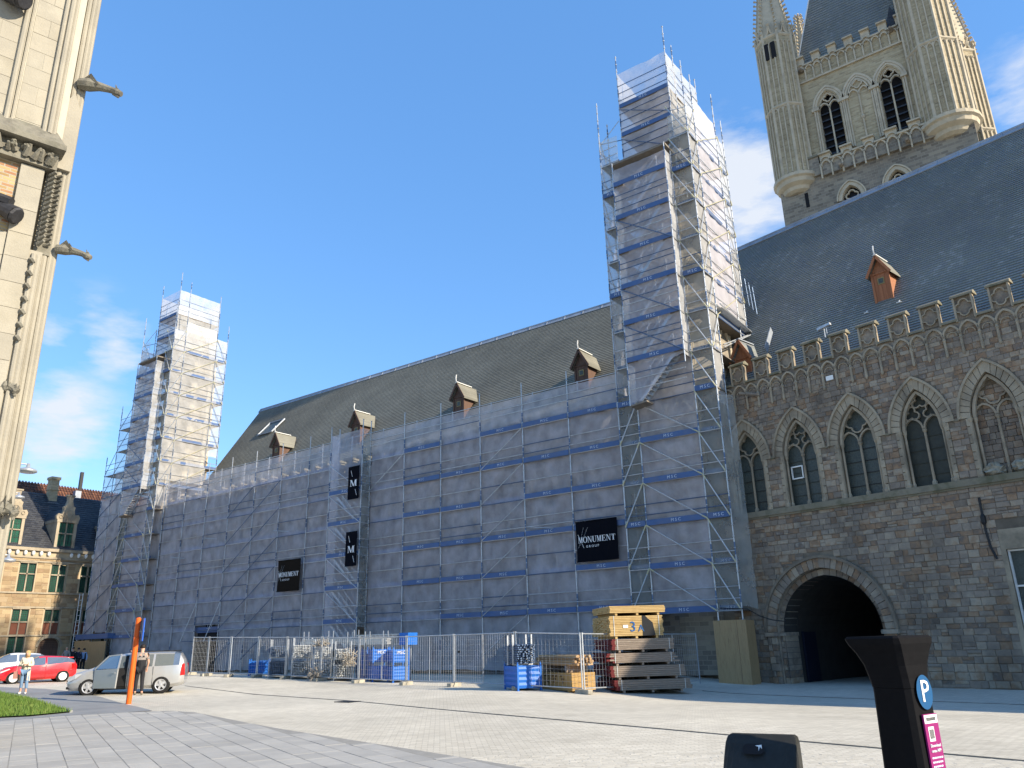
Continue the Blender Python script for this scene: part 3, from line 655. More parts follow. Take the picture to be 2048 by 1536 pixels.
o = q.build('gargoyle', m_rubble); o.matrix_world = HW.matrix_basis @ Matrix.Translation((1.75, -.05, 12.2)) @ Matrix.Rotation(R(-50), 4, 'Z'); tag(o, 'dark stone gargoyle on the battlement beside the scaffold tower', 'gargoyle')
# ---------------------------------------------------------------- cloth hall, east wing (left, behind the scaffold)
m_rubw = mat('rubble_courses', [(.2, .17, .14)], rough=.9)
bricknodes(m_rubw, .42, .24, .02, [(.09, .08, .07), (.17, .145, .12), (.23, .195, .16)], (.2, .18, .155), noise=.5)
HE = thing('market_hall', 'scaffolded stone hall wing with olive slate roof and four small dormers', 'building', (-40, 35.6, 0))
ec = [-25.6+2.58*i for i in range(18)]
eo = [Op(c, .80, 6.9, 9.15, 1.6) for c in ec]; lo = [Op(c, .62, .6, 3.9, 0) for c in ec]
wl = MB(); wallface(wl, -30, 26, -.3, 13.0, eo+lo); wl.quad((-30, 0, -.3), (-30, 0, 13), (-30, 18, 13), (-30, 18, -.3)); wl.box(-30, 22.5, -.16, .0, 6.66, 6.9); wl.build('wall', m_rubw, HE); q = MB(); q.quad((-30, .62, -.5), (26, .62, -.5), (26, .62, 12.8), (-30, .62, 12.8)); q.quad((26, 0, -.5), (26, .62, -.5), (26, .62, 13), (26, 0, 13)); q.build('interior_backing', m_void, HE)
base = None
for c in ec:
    if base is None:
        base = MB(); o = Op(0, .8, 6.9, 9.15, 1.6); reveal(base, o, -.01, .45); base.ribbon(o.grow(.3).arc(10), .1, -.12, .01); base.ribbon(o.grow(.12).arc(10), .22, -.05, .01); wme = base.mesh('window')
        t_ = MB(); t_.box(-.06, .06, .22, .34, 6.9, 9.2)
        for sx in (-1, 1): t_.ribbon(Op(sx*.4, .37, 6, 9.15, .46).arc(6), .07, .22, .34)
        t_.ribbon(foil(0, 10.05, .42, 4, pi/2), .06, .22, .34, True); tme = t_.mesh('tracery'); pme = pane(o, .38).mesh('pane')
        d_ = MB(); d_.box(-.62, .62, .3, .34, .6, 3.9); d_.box(-.03, .03, .24, .3, .6, 3.9); dme = d_.mesh('shutter')
    wo = part('window', wme, m_dress, HE, (c, 0, 0)); part('tracery', tme, m_trac, wo); part('pane', pme, m_leaded, wo)
    part('shutter', dme, m_plank, HE, (c, 0, 0))
q = MB(); q.box(-.33, .33, 0, .4, 12.9, 13.75); q.prism([(-.42, 13.75), (.42, 13.75), (.42, 13.9), (-.42, 13.9)], -.2, .5); mme = q.mesh('merlon')
for k in range(41): part('merlon', mme, m_cap, HE, (-29.4+1.26*k, 0, 0))
SLL = (24.45-13.2)/(10-.9)
rf = MB(); sloped_roof(rf, -22.0, 24, .9, 13.2, 10, 24.45, 66, xa=-25.4, xb=24); rf.quad((-25.4, 10, 24.45), (24, 10, 24.45), (24, 20, 12), (-27, 20, 12)); rf.quad((-22, .9, 13.2), (-25.4, 10, 24.45), (-27, 20, 12)); rf.quad((24, .9, 13.2), (24, 20, 12), (24, 10, 24.45))
roofL = rf.build('roof', m_slateL, HE); ridge_lead(-25.4, 24, 10, 24.45, 1.6, HE)
for x in (-12.75, -3.2, 6.95, 16.75): dormer(HE, x, 2.95, 16.2, m_oldwood, m_slateL, m_pale, SLL, 1.04)
e = MB()
P = [(-20.6, 6.6), (-18.5, 6.6), (-18.2, 7.7), (-20.3, 7.7)]
zz = lambda y: 13.2+(y-.9)*SLL
e.add([(x, y-.1, zz(y)+.08) for x, y in P], [(0, 1, 2, 3)]); sk = e.build('skylight', m_leaded, roofL)
e = MB()
for a, b in zip(P, P[1:]+P[:1]): e.bar((a[0], a[1]-.12, zz(a[1])+.1), (b[0], b[1]-.12, zz(b[1])+.1), .12, .12)
e.build('skylight_frame', m_lead, roofL)
# ---------------------------------------------------------------- belfry
def bricks_s(name, *a, rough=.9, **k):
    m = mat(name, [(.2, .2, .2)], rough=rough); bricknodes(m, *a, **k); t = m.node_tree
    sp = [n for n in t.nodes if n.type == 'SEPXYZ'][0]; cb = [n for n in t.nodes if n.type == 'COMBXYZ'][0]
    ad = t.nodes.new('ShaderNodeMath'); t.links.new(sp.outputs[0], ad.inputs[0]); t.links.new(sp.outputs[1], ad.inputs[1]); t.links.new(ad.outputs[0], cb.inputs[0]); return m
m_bell = bricks_s('yellow_brick', .42, .13, .014, [(.25, .20, .12), (.36, .29, .175), (.42, .345, .215), (.48, .40, .26)], (.40, .34, .24), noise=.55, bump=.6)
m_bell2 = bricks_s('grey_ashlar', .46, .21, .016, [(.14, .12, .097), (.21, .18, .142), (.27, .232, .178), (.33, .287, .215)], (.30, .265, .21), noise=.55, bump=.6)
m_bst = mat('pale_limestone', [(.38, .322, .23), (.49, .42, .305), (.44, .377, .275)], 1.6, .85, .3, 20, tint=.3, stain=.25, ssc=.9)
BF = thing('belfry', 'tall square stone bell tower with octagonal corner turrets and steep slate roof', 'tower', (-7.6, 54, 0))
bw_ = [Op(c, .74, 35.0, 39.2, 1.3) for c in (-2.15, 2.12)]
lw_ = [Op(c, .62, 27, 30.9, 1.0) for c in (-1.65, 1.4)]
q = MB(); wallface(q, -5.2, 5.2, 33.4, 42.0, bw_); q.box(-5.2, 5.2, .6, 10.4, 33.4, 43.0); q.quad((5.2, 0, 33.4), (5.2, 10.4, 33.4), (5.2, 10.4, 43), (5.2, 0, 43)); q.quad((-5.2, 0, 33.4), (-5.2, 0, 43), (-5.2, 10.4, 43), (-5.2, 10.4, 33.4))
q.box(-5.2, 5.2, -.02, .4, 42.0, 43.3); q.build('upper_wall', m_bell, BF)
q = MB(); wallface(q, -6.5, 6.45, 0, 33.5, lw_, -.3); q.box(-6.5, 6.45, .4, 11, 0, 33.5); q.quad((6.45, -.3, 0), (6.45, 11, 0), (6.45, 11, 33.5), (6.45, -.3, 33.5)); q.quad((-6.5, -.3, 0), (-6.5, -.3, 33.5), (-6.5, 11, 33.5), (-6.5, 11, 0)); q.quad((-6.5, -.3, 33.5), (6.45, -.3, 33.5), (6.45, .4, 33.5), (-6.5, .4, 33.5)); q.build('lower_wall', m_bell2, BF)
q = MB(); q.box(-4.8, -4.55, -.32, -.29, 31.3, 32.5); q.build('slit_window', m_void, BF)
m_louv = mat('louvre_slate', [(.05, .055, .065), (.09, .10, .115)], 3, .45)
for k, o in enumerate([bw_[0], Op(0, .74, 35.0, 39.2, 1.3), bw_[1]]):
    q = MB(); dep = .5
    if k != 1: reveal(q, o, -.01, dep+.1)
    for d, w_, y in ((.16, .16, -.05), (.33, .16, -.09)): q.ribbon(o.grow(d).arc(12), w_, y, .02)
    for sx in (-1, 1):
        for dx, y in ((.12, -.04), (.27, -.08)): q.tube((o.cx+sx*(o.a+dx), y, 35), (o.cx+sx*(o.a+dx), y, 39.2), .07, 6)
        q.box(o.cx+sx*(o.a+.2)-.26+.02*k, o.cx+sx*(o.a+.2)+.26-.015*k, -.2-.011*k, .02+.004*k, 39.0+.013*k, 39.25-.011*k)
    wo = q.build('window', m_bst, BF); q = MB(); y0, y1 = (.12, .3) if k != 1 else (-.12, .03)
    q.lathe([(.09, 35), (.07, 35.2), (.06, 39.1), (.1, 39.2)], 8, (o.cx, (y0+y1)/2))
    if k == 1: q.lathe([(.1, 37), (.16, 37.15), (.1, 37.3)], 8, (o.cx, (y0+y1)/2))
    for sx in (-1, 1): q.ribbon(Op(o.cx+sx*.37, .36, 35, 39.1, .5).arc(6), .10, y0, y1)
    q.ribbon(foil(o.cx, 39.98, .34, 4, pi/2), .09, y0, y1, True); q.ribbon(o.grow(-.05).arc(10), .1, y0, y1); q.build('tracery', m_bst, wo)
    if k != 1:
        pane(o, .58).build('bell_opening', m_void, wo)
        for j in range(7):
            z = 35.25+.58*j; b = MB(); b.add([(o.cx-.73, .56, z+.28), (o.cx+.73, .56, z+.28), (o.cx+.73, .31, z), (o.cx-.73, .31, z)], [(0, 1, 2, 3)]); b.build('louvre', m_louv, wo)
for o in lw_:
    q = MB(); reveal(q, o, -.31, .1); q.ribbon(o.grow(.15).arc(10), .25, -.42, -.28); q.ribbon(o.grow(.34).arc(10), .1, -.5, -.28); q.ribbon(foil(o.cx, 31.2, .42, 4, pi/2), .09, -.2, -.05, True); q.tube((o.cx, -.12, 27), (o.cx, -.12, 30.8), .07, 6)
    for sx in (-1, 1): q.ribbon(Op(o.cx+sx*.31, .30, 27, 30.4, .4).arc(6), .08, -.2, -.05)
    wo = q.build('window', m_bst, BF); pane(o, .0).build('pane', m_void, wo)
def battle(parent, x0, x1, n, z, y, hz, st):
    W = (x1-x0)/n
    for i in range(n):
        c = x0+W*(i+.5); q = MB(); m = i % 2 == 0
        if m: q.box(c-W/2, c+W/2, y, y+.35, z, z+hz)
        a_ = Op(c, W*.42, z-2, z-.35, W*.5); q.ribbon(a_.arc(6), .09, y-.14, y+.01)
        if m: q.ribbon(Op(c, W*.40, z, z+.05, W*.38).arc(6), .08, y-.12, y+.01)
        q.box(c-W/2-.05, c-W/2+.05, y-.14, y+.01, z-1.35, z-.2); q.prism([(c-W/2-.05*m, z+hz*m), (c+W/2+.05*m, z+hz*m), (c+W/2+.05*m, z+.12+hz*m), (c-W/2-.05*m, z+.12+hz*m)], y-.2, y+.4)
        q.build('merlon' if m else 'crenel', st, parent)
battle(BF, -3.95, 3.85, 13, 43.3, -.02, .85, m_bst); battle(BF, -3.3, 4.2, 10, 34.35, -.55, .6, m_bst)
q = MB(); q.box(-3.4, 4.2, -.55, -.02, 33.3, 34.35); q.build('gallery_wall', m_bell2, BF); q = MB(); q.box(-3.9, 3.9, -.14, .02, 41.85, 42.0); q.build('string_course', m_bst, BF); q = MB(); q.box(-5.4, -3.4, -.5, 0, 33.5, 35.0); q.build('gallery_pier', m_bell2, BF); q = MB(); q.box(-5.5, -3.3, -.6, .0, 35.0, 35.15); q.build('pier_coping', m_cap, BF)
for x, z, y in ((-3.6, 43.0, -.1), (2.9, 43.2, -.1), (-1.9, 33.55, -.6), (2.5, 33.65, -.6)):
    q = MB()
    for k in range(4): q.tube((x, y-.16*k, z-.05*k), (x, y-.16*(k+1), z-.05*(k+1)), .2-.03*k, 7, .18-.03*k)
    q.build('gargoyle', m_rubble, BF)
def turret(cx, cy, r, z0, ztop, zsp, zap, parent):
    a0 = pi/8; q = MB(); q.lathe([(r, z0), (r, ztop)], 8, (cx, cy), a0); t = q.build('turret', m_bell, parent)
    q = MB()
    for i in range(8):
        a = a0+2*pi*i/8; b = a0+2*pi*(i+1)/8; A = Vector((cx+r*cos(a), cy+r*sin(a), 0)); B = Vector((cx+r*cos(b), cy+r*sin(b), 0)); nrm = ((A+B)/2-Vector((cx, cy, 0))).normalized()
        q.tube((*A.xy, z0), (*A.xy, ztop), .11, 6)
        for f in (.34, .66):
            p = A.lerp(B, f)+nrm*.02
            for za, zb in ((z0+.2, zsp-.2), (zsp+.1, ztop-.9)): q.bar((p.x, p.y, za), (p.x, p.y, zb), .085, .14, nrm)
        for zh in (zsp-.5, ztop-1.0):
            for f in (0, .33, .66):
                P = [A.lerp(B, f+.33*g)+nrm*.03 for g in (0, .25, .5, .75, 1)]; hs = (0, .26, .36, .26, 0); q.path([(p.x, p.y, zh+h) for p, h in zip(P, hs)], .05, 4)
        # ogee canopy with finial under the spire
        M_ = (A+B)/2+nrm*.12
        q.path([(A.x, A.y, ztop-.2), ((A*.6+B*.4).x, (A*.6+B*.4).y, ztop+.25), (M_.x, M_.y, ztop+.9)], .08, 5); q.path([(B.x, B.y, ztop-.2), ((B*.6+A*.4).x, (B*.6+A*.4).y, ztop+.25), (M_.x, M_.y, ztop+.9)], .08, 5)
        q.lathe([(.05, ztop+.8), (.16, ztop+1.0), (.06, ztop+1.15), (.02, ztop+1.5)], 6, (M_.x, M_.y)); q.lathe([(.1, ztop-.4), (.12, ztop+.3), (.03, ztop+.95)], 6, (A.x, A.y))
    for z, rr in ((zsp, .12), (ztop-.05, .10), (z0+.02, .14)): q.lathe([(r+.02, z-.14), (r+rr, z-.04), (r+rr, z+.06), (r+.02, z+.16)], 8, (cx, cy), a0)
    q.build('turret_ribs', m_bst, t)
    q = MB(); q.lathe([(r*.55, z0-1.25), (r*.72, z0-1.1), (r*.78, z0-.85), (r*1.0, z0-.65), (r*1.05, z0-.35), (r*1.16, z0-.25), (r*1.16, z0)], 20, (cx, cy)); q.build('corbel', m_bst, t, smooth=False)
    q = MB(); q.lathe([(r*.98, ztop), (.1, zap)], 8, (cx, cy), a0); q.build('spire', m_bst, t)
    q = MB(); n = int((zap-ztop)/.42)
    for i in range(8):
        a = a0+2*pi*i/8
        for k in range(n):
            f = (k+.6)/n; rr = r*.98*(1-f)+.1*f+.06; z = ztop+(zap-ztop)*f
            q.tube((cx+rr*cos(a), cy+rr*sin(a), z), (cx+(rr+.22)*cos(a), cy+(rr+.22)*sin(a), z+.1), .05, 5, .10)
        q.tube((cx+r*cos(a), cy+r*sin(a), ztop), (cx+.1*cos(a), cy+.1*sin(a), zap), .05, 4)
    q.build('crocket', m_bst, t, kind='stuff'); return t
t = turret(-5.3, .25, 1.48, 33.9, 46.6, 40.0, 57, BF); q = MB()
for x in (-.25, .25): q.box(-5.42+x-.17, -5.42+x+.17, .25-1.46, .25-1.36, 44.4, 45.9)
q.build('belvedere_opening', m_void, t)
t = turret(5.05, .35, 1.66, 34.2, 52, 40.2, 62, BF); q = MB()
for z in (42.0, 47.4):
    for y in (.15, .65): q.box(5.05+1.50, 5.05+1.56, y-.14, y+.14, z, z+1.5)
q.build('belvedere_opening', m_void, t)
turret(6.0, 11.0, 1.5, 34, 46.2, 38.6, 57, BF); turret(-5.3, 10.3, 1.48, 33.9, 46.6, 40, 57, BF)
q = MB(); n = 60; zb, za = 43.2, 60.0
for i in range(n):
    f, g_ = i/n, (i+1)/n; ins = lambda f: 3.5*f
    for s_ in range(4):
        def cr(f, d): a = -4.3+ins(f)-d; b = 4.3-ins(f)+d; y0, y1 = .8+ins(f)-d, 9.4-ins(f)+d; return [(a, y0), (b, y0), (b, y1), (a, y1)]
        P, Q = cr(f, .03), cr(g_, 0); z0, z1 = zb+(za-zb)*f, zb+(za-zb)*g_; j = (s_+1) % 4
        q.quad((*P[s_], z0), (*P[j], z0), (*Q[j], z1), (*Q[s_], z1))
q.build('roof', m_slateR, BF)
q = MB()
q.tube((-4.35, .75, 43.2), (-.8, 4.3, 60), .06, 5); q.build('roof_hip_roll', m_pale, BF)
q = MB(); q.lathe([(.25, 43.3), (.3, 46.2), (.45, 46.4), (.2, 46.8), (.28, 47.3), (.3, 47.8), (.16, 48.1), (.2, 48.4), (.1, 48.8)], 8, (-4.6, 2.0)); q.build('pinnacle', m_bst, BF)
q = MB(); q.lathe([(.55, 43.5), (.55, 44.6), (.05, 46.2)], 4, (3.0, 1.2), pi/4); q.build('roof_lucarne', m_slateT, BF)
# ---------------------------------------------------------------- stone turrets hidden inside the two scaffold towers
def hallturret(x, lb):
    T = thing('stone_turret', lb, 'turret', (x, 37.0, 0)); q = MB(); q.lathe([(2.1, 0), (2.1, 14)], 8, (0, 0), pi/8); q.lathe([(2.0, 14), (1.95, 26.5), (.2, 31.0)], 8, (0, 0), pi/8); q.build('turret_shaft', m_bell2, T); q = MB()
    for i in range(8):
        a = pi/8+pi/4*i; q.tube((2.02*cos(a), 2.02*sin(a), 11), (1.96*cos(a), 1.96*sin(a), 26.5), .13, 6)
        for z in (12.2, 16.2, 20.2, 24.2):
            A = Vector((2.0*cos(a), 2.0*sin(a), 0)); B = Vector((2.0*cos(a+pi/4), 2.0*sin(a+pi/4), 0)); q.path([(*A.lerp(B, f).xy*1.0, z+h) if False else (A.lerp(B, f).x*1.02, A.lerp(B, f).y*1.02, z+h) for f, h in ((.08, -2.2), (.08, 0), (.3, .5), (.5, .75), (.7, .5), (.92, 0), (.92, -2.2))], .09, 5)
    for z in (11, 13.6, 17.6, 21.6, 25.6): q.lathe([(2.0, z-.12), (2.2, z), (2.0, z+.14)], 8, (0, 0), pi/8)
    q.build('arcade_ribs', m_bst, T); return T
hallturret(-15.5, 'pale stone turret glimpsed through the nets of the taller scaffold tower'); hallturret(-64.1, 'pale stone turret glimpsed through the nets of the distant scaffold tower')
# ---------------------------------------------------------------- renaissance building at the far end
m_th = mat('ochre_ashlar', [(.19, .125, .07), (.29, .205, .115), (.38, .29, .17), (.25, .165, .095), (.41, .325, .205)], 1.2, .9, .3, 15, tint=.8, stain=.2, ssc=.6)
m_thm = mat('ochre_mortar', [(.36, .29, .19), (.42, .34, .23)], 2, .95)
m_green = mat('green_leaded_glass', [(.012, .05, .032), (.025, .10, .065)], 1.2, .15, spec=.6)
m_brown = mat('rust_panel', [(.16, .055, .03), (.2, .07, .04)], 2, .7)
TB = thing('town_house', 'ochre stone renaissance building with cross windows and slate roof beyond the cars', 'building', (-72.5, 30, 0), pi/2)
uo = []
wx = [-8.4, -5.9, -3.4, -.87, 1.63, 4.1, 6.6]
ops = [Op(x, .62, 6.63, 8.92, 0) for x in wx]+[Op(x, .62, .9, 5.2, 0) for x in wx if x != 1.63]+[Op(1.63, .62, 3.2, 5.2, 0), Op(1.72, .85, .5, 2.2, .66)]
q = MB(); wallface(q, -14, 9.5, .2, 10.1, ops); q.quad((-14, 0, 0), (-14, 12, 0), (-14, 12, 10), (-14, 0, 10)); q.quad((9.5, 0, 0), (9.5, 0, 10), (9.5, 12, 10), (9.5, 12, 0)); q.build('wall', m_thm, TB)
lay(courses(-9.5, 7.5, .6, 9.3, (.28, .40), (.35, .75), [Op(o.cx, o.a+.12, o.zs-.1, o.zp+.12, o.h) for o in ops], rs, (.012, .03)), m_th, TB, rn=rs, nown=200)
q = MB()
for z in (6.45, 5.3, 3.05, 9.02): q.box(-14, 9.5, -.12, .01, z, z+.12)
q.box(-14, 9.5, -.25, .01, 9.95, 10.2); q.box(-14, 9.5, -.1, .01, 9.35, 9.5); q.build('string_course', m_dress, TB)
for k in range(17):
    if k in (9, 10): continue
    q = MB(); x = -4.4+.62*k; q.lathe([(.05, 9.55), (.13, 9.66), (.14, 9.85), (.06, 9.95)], 8, (x, -.14)); q.build('corbel', m_pale, TB)
def leaded(parent, x0, x1, z0, z1, y, nx_, nz_):
    q = MB(); q.quad((x0, y, z0), (x1, y, z0), (x1, y, z1), (x0, y, z1)); p = q.build('pane', m_green, parent); q = MB()
    for i in range(1, nx_): x = x0+(x1-x0)*i/nx_; q.box(x-.012, x+.012, y-.02, y-.002, z0, z1)
    for i in range(1, nz_): z = z0+(z1-z0)*i/nz_; q.box(x0, x1, y-.022, y-.002, z-.012, z+.012)
    q.build('leading', m_iron, parent)
for x in wx:
    for grp, (za, zb, tr) in enumerate(((6.63, 8.92, 8.05), (.9, 5.2, None))):
        if grp and x == 1.63: za = 3.2
        q = MB(); reveal(q, Op(x, .62, za, zb, 0), -.06, .25); q.box(x-.05, x+.05, .0, .16, za, zb)
        if tr: q.box(x-.62, x+.62, .0, .16, tr-.05, tr+.05)
        else:
            q.box(x-.62, x+.62, -.02, .16, 4.14, 4.24)
            q.box(x-.62, x+.62, -.02, .16, 3.1, 3.2)
        q.box(x-.68, x+.68, -.08, .02, zb, zb+.12); wo = q.build('window', m_dress, TB)
        for s in (-1, 1):
            a, b = sorted((x+s*.06, x+s*.60))
            if tr: leaded(wo, a, b, tr+.06, zb-.04, .14, 4, 5); leaded(wo, a, b, za+.04, tr-.06, .14, 4, 8)
            else:
                leaded(wo, a, b, 4.25, zb-.04, .14, 4, 5)
                q = MB(); q.box(a, b, .09, .13, 3.22, 4.12); q.build('spandrel_panel', m_brown, wo)
                if za < 3: leaded(wo, a, b, za+.04, 3.08, .14, 4, 10)
do = Op(1.72, .85, .5, 2.2, .66); q = MB(); reveal(q, do, -.05, .3); q.ribbon(do.grow(.12).arc(8), .2, -.1, .02); wo = q.build('doorway', m_dress, TB); pane(do, .2).build('door', m_oldwood, wo)
q = MB()
for k in range(5): q.box(1.72-.8, 1.72+.8, .17, .195, 2.1+.15*k, 2.12+.15*k)
q.build('fanlight_bar', m_iron, wo)
q = MB(); sloped_roof(q, -14, 9.5, -.2, 10.2, 6, 15.9, 26, .03); q.quad((-14, 6, 15.9), (9.5, 6, 15.9), (9.5, 12, 10.2), (-14, 12, 10.2)); q.quad((-14, -.2, 10.2), (-14, 6, 15.9), (-14, 12, 10.2)); q.quad((9.5, -.2, 10.2), (9.5, 12, 10.2), (9.5, 6, 15.9)); q.build('roof', m_slateT, TB)
for x in (-6.9, -2.55, 1.75, 6.1):
    q = MB(); q.box(x-.85, x-.62, .0, 2.2, 10.2, 12.75); q.box(x+.62, x+.85, .0, 2.2, 10.2, 12.75); q.box(x-.9, x+.9, -.04, 2.3, 12.55, 12.8); q.box(x-.04, x+.04, .05, .2, 10.3, 12.55); q.box(x-.62, x+.62, .05, .2, 11.55, 11.65); q.box(x-.85, x+.85, -.02, 2.0, 10.1, 10.35)
    d = q.build('dormer', m_dress, TB); gpoly = [(-.95, 12.8), (.95, 12.8), (1.0, 13.05), (.85, 13.3), (.55, 13.25), (.45, 13.6), (.5, 13.9), (.3, 14.05), (.2, 14.5), (.25, 14.85), (-.25, 14.85), (-.2, 14.5), (-.3, 14.05), (-.5, 13.9), (-.45, 13.6), (-.55, 13.25), (-.85, 13.3), (-1.0, 13.05)]
    q = MB(); q.prism([(x+a, b) for a, b in gpoly], .0, .35); q.box(x-.34, x+.34, -.06, .4, 14.85, 14.98); q.ribbon(circ(x, 13.35, .28, 12), .06, -.05, .0, True)
    for s in (-1, 1): q.ribbon(circ(x+s*.62, 13.02, .14, 8), .06, -.06, .0, True)
    q.build('scroll_gable', m_dress, d)
    for s in (-1, 1):
        a, b = sorted((x+s*.05, x+s*.6)); leaded(d, a, b, 11.66, 12.52, .16, 2, 2); leaded(d, a, b, 10.36, 11.54, .16, 2, 2)
    q = MB(); q.add([(x-.85, .35, 12.8), (x+.85, .35, 12.8), (x, .35, 13.9), (x-.85, 3, 12.8), (x+.85, 3, 12.8), (x, 4, 13.9)], [(0, 2, 5, 3), (1, 4, 5, 2)]); q.build('dormer_roof', m_slateT, d)
q = MB(); q.box(2.05, 2.75, 5.2, 6.0, 14, 17.4); q.box(1.98, 2.82, 5.1, 6.1, 17.2, 17.45); q.box(1.98, 2.82, 5.1, 6.1, 16.2, 16.3); q.build('chimney', m_bell, TB)
q = MB(); q.box(1.95, 2.85, 5.0, 5.25, 14.6, 15.0); q.build('chimney_flashing', m_pale, TB)
m_tile = mat('clay_pantiles', [(.2, .08, .04)], rough=.85)
bricknodes(m_tile, .3, .36, .03, [(.10, .045, .03), (.17, .075, .045), (.24, .11, .06)], (.05, .025, .02), off=0, noise=.45, bump=.8)
HB = thing('tiled_house', 'house with long brown pantile roof rising behind the slate roof', 'building', (-84.5, 35, 0), pi/2)
q = MB(); q.box(-9, 12, 3, 8, 0, 15.0); q.build('wall', m_bell, HB)
q = MB(); sloped_roof(q, -9, 12, -.5, 14.8, 3.5, 18.6, 14, .05); q.quad((-9, 3.5, 18.6), (12, 3.5, 18.6), (12, 9, 14), (-9, 9, 14)); ro = q.build('roof', m_tile, HB)
q = MB()
for k in range(70): x = -9+.3*k; q.tube((x, -.52, 14.85), (x, 3.5, 18.66), .075, 5, cap=False)
q.build('pantile_roll', m_tile, ro, kind='stuff')
q = MB(); q.box(4.05, 4.35, 3.2, 3.5, 17, 20.4); q.build('flue_pipe', m_iron, HB)
q = MB(); q.box(3.0, 3.6, 1.5, 2.1, 16, 18.0); q.build('flue_box', m_lead, HB)
# ---------------------------------------------------------------- church buttress at the near left
m_ch = mat('church_limestone', [(.25, .225, .17), (.33, .30, .235), (.29, .265, .21), (.37, .34, .27)], 1.3, .85, .35, 25, tint=.5, stain=.35, ssc=.9, dirt=(.19, .175, .145))
m_chd = mat('dark_carving_stone', [(.10, .095, .075), (.2, .185, .145), (.14, .135, .10)], 3, .9, .5, 25, stain=.4, ssc=2)  # dark stone for carvings; the frieze's shade is put in its colour
m_chj = mat('pale_joint', [(.44, .41, .33), (.38, .35, .28)], 3, .9)
m_chb = bricks_s('church_brick', .24, .075, .012, [(.24, .15, .065), (.37, .26, .12), (.42, .32, .16), (.29, .14, .075)], (.34, .3, .23), noise=.4, bump=.6)
CH = thing('church', 'close cream stone church buttress with moulded edges, cornice and gargoyles', 'church', (-16.86, 6.30, 0), R(78))
q = MB(); q.box(-14, -.02, .12, 7, 0, 24); q.build('wall', m_ch, CH)
q = MB(); q.box(-2.6, -.95, -.10, .12, 0, 11.8); q.build('brick_face', m_chb, CH)
def blocks(x0, x1, z0, z1, h, ln, y, nm='ashlar_block'):
    z = z0; k = 0
    while z < z1-.1:
        hh = min(h, z1-z); x = x0-(ln*.5 if k % 2 else 0)
        while x < x1-.02:
            a, b = max(x, x0), min(x+ln, x1); q = MB(); q.tint = rnd.random()
            if b-a > .05: q.cbox(a+.003, b-.003, y+rnd.uniform(-.004, .004), .12, z+.003, z+hh-.003, .004); q.build(nm, m_ch, CH)
            x += ln
        z += hh; k += 1
q = MB(); q.box(-2.6, -.28, -.152, .12, 12.3, 24); q.build('buttress_core', m_chj, CH)
blocks(-1.22, -.70, 12.75, 23, .46, .62, -.16); blocks(-2.6, -1.42, 12.75, 23, .46, .8, -.16); blocks(-.95, -.50, 0, 11.7, .56, 1.0, -.20, 'quoin'); blocks(-2.6, -.95, 0, 10.05, .56, .9, -.15)
q = MB()
for x, y, r_ in ((-1.38, -.2, .055), (-1.27, -.17, .035), (-.66, -.2, .05), (-.55, -.22, .06), (-.46, -.19, .04)): q.tube((x, y, 12.6), (x, y, 24), r_, 8)
q.box(-.42, -.28, -.12, .12, 12.4, 24); q.build('moulding', m_ch, CH)
q = MB()
for x, y, r_, za, zb in ((-.20, .02, .06, 0, 24), (-.10, .03, .05, 0, 24), (-.02, .04, .06, 0, 24), (-.34, -.12, .07, 0, 9.7), (-.42, -.16, .05, 0, 9.7)): q.tube((x, y, za), (x, y, zb), r_, 8)
q.box(-.5, -.26, -.13, .12, 0, 9.8); q.build('corner_moulding', m_ch, CH)
q = MB(); q.box(-.17, -.12, .04, .1, 14.2, 24); q.build('brick_strip', m_chb, CH)
q = MB(); q.add([(-2.7, -.52, 12.25), (-.24, -.52, 12.25), (-.24, .1, 12.25), (-2.7, .1, 12.25), (-2.7, -.14, 12.75), (-.40, -.14, 12.75), (-.40, .1, 12.75), (-2.7, .1, 12.75)], [(0, 1, 5, 4), (1, 2, 6, 5), (4, 5, 6, 7), (3, 2, 1, 0)]); q.box(-2.7, -.22, -.55, .12, 12.12, 12.25); q.box(-2.7, -.3, -.30, .12, 11.72, 12.12); co = q.build('cornice', m_chd, CH)
q = MB(); rr = random.Random(5)
for k in range(9):
    x = -2.5+.26*k
    for j in range(5): a = rr.uniform(0, 6.28); q.lathe([(.01, -.09), (.075, 0), (.01, .09)], 5, (0, 0)) if False else q.tube((x+rr.uniform(-.09, .09), -.32, 11.85+rr.uniform(-.08, .16)), (x+rr.uniform(-.1, .1), -.47, 11.95+rr.uniform(-.08, .14)), .07, 5, .03)
q.build('carved_leaf', m_chd, co, kind='stuff')
q = MB()
for k in range(15):
    z = 9.95+.12*k; q.tube((-.38, -.14, z), (-.30, -.30, z+.05), .055, 5, .03); q.tube((-.24, -.04, z+.05), (-.15, -.16, z+.09), .05, 5, .03)
q.box(-.44, -.12, -.05, .12, 9.8, 11.75); q.build('carved_frieze', m_chd, CH)
for k in range(7):
    q = MB(); z = 7.75+.29*k; q.tube((-.47, -.14, z), (-.46, -.26, z+.05), .06, 5, .045); q.tube((-.46, -.26, z+.05), (-.40, -.27, z-.03), .04, 5, .03); q.build('crocket', m_chd, CH)
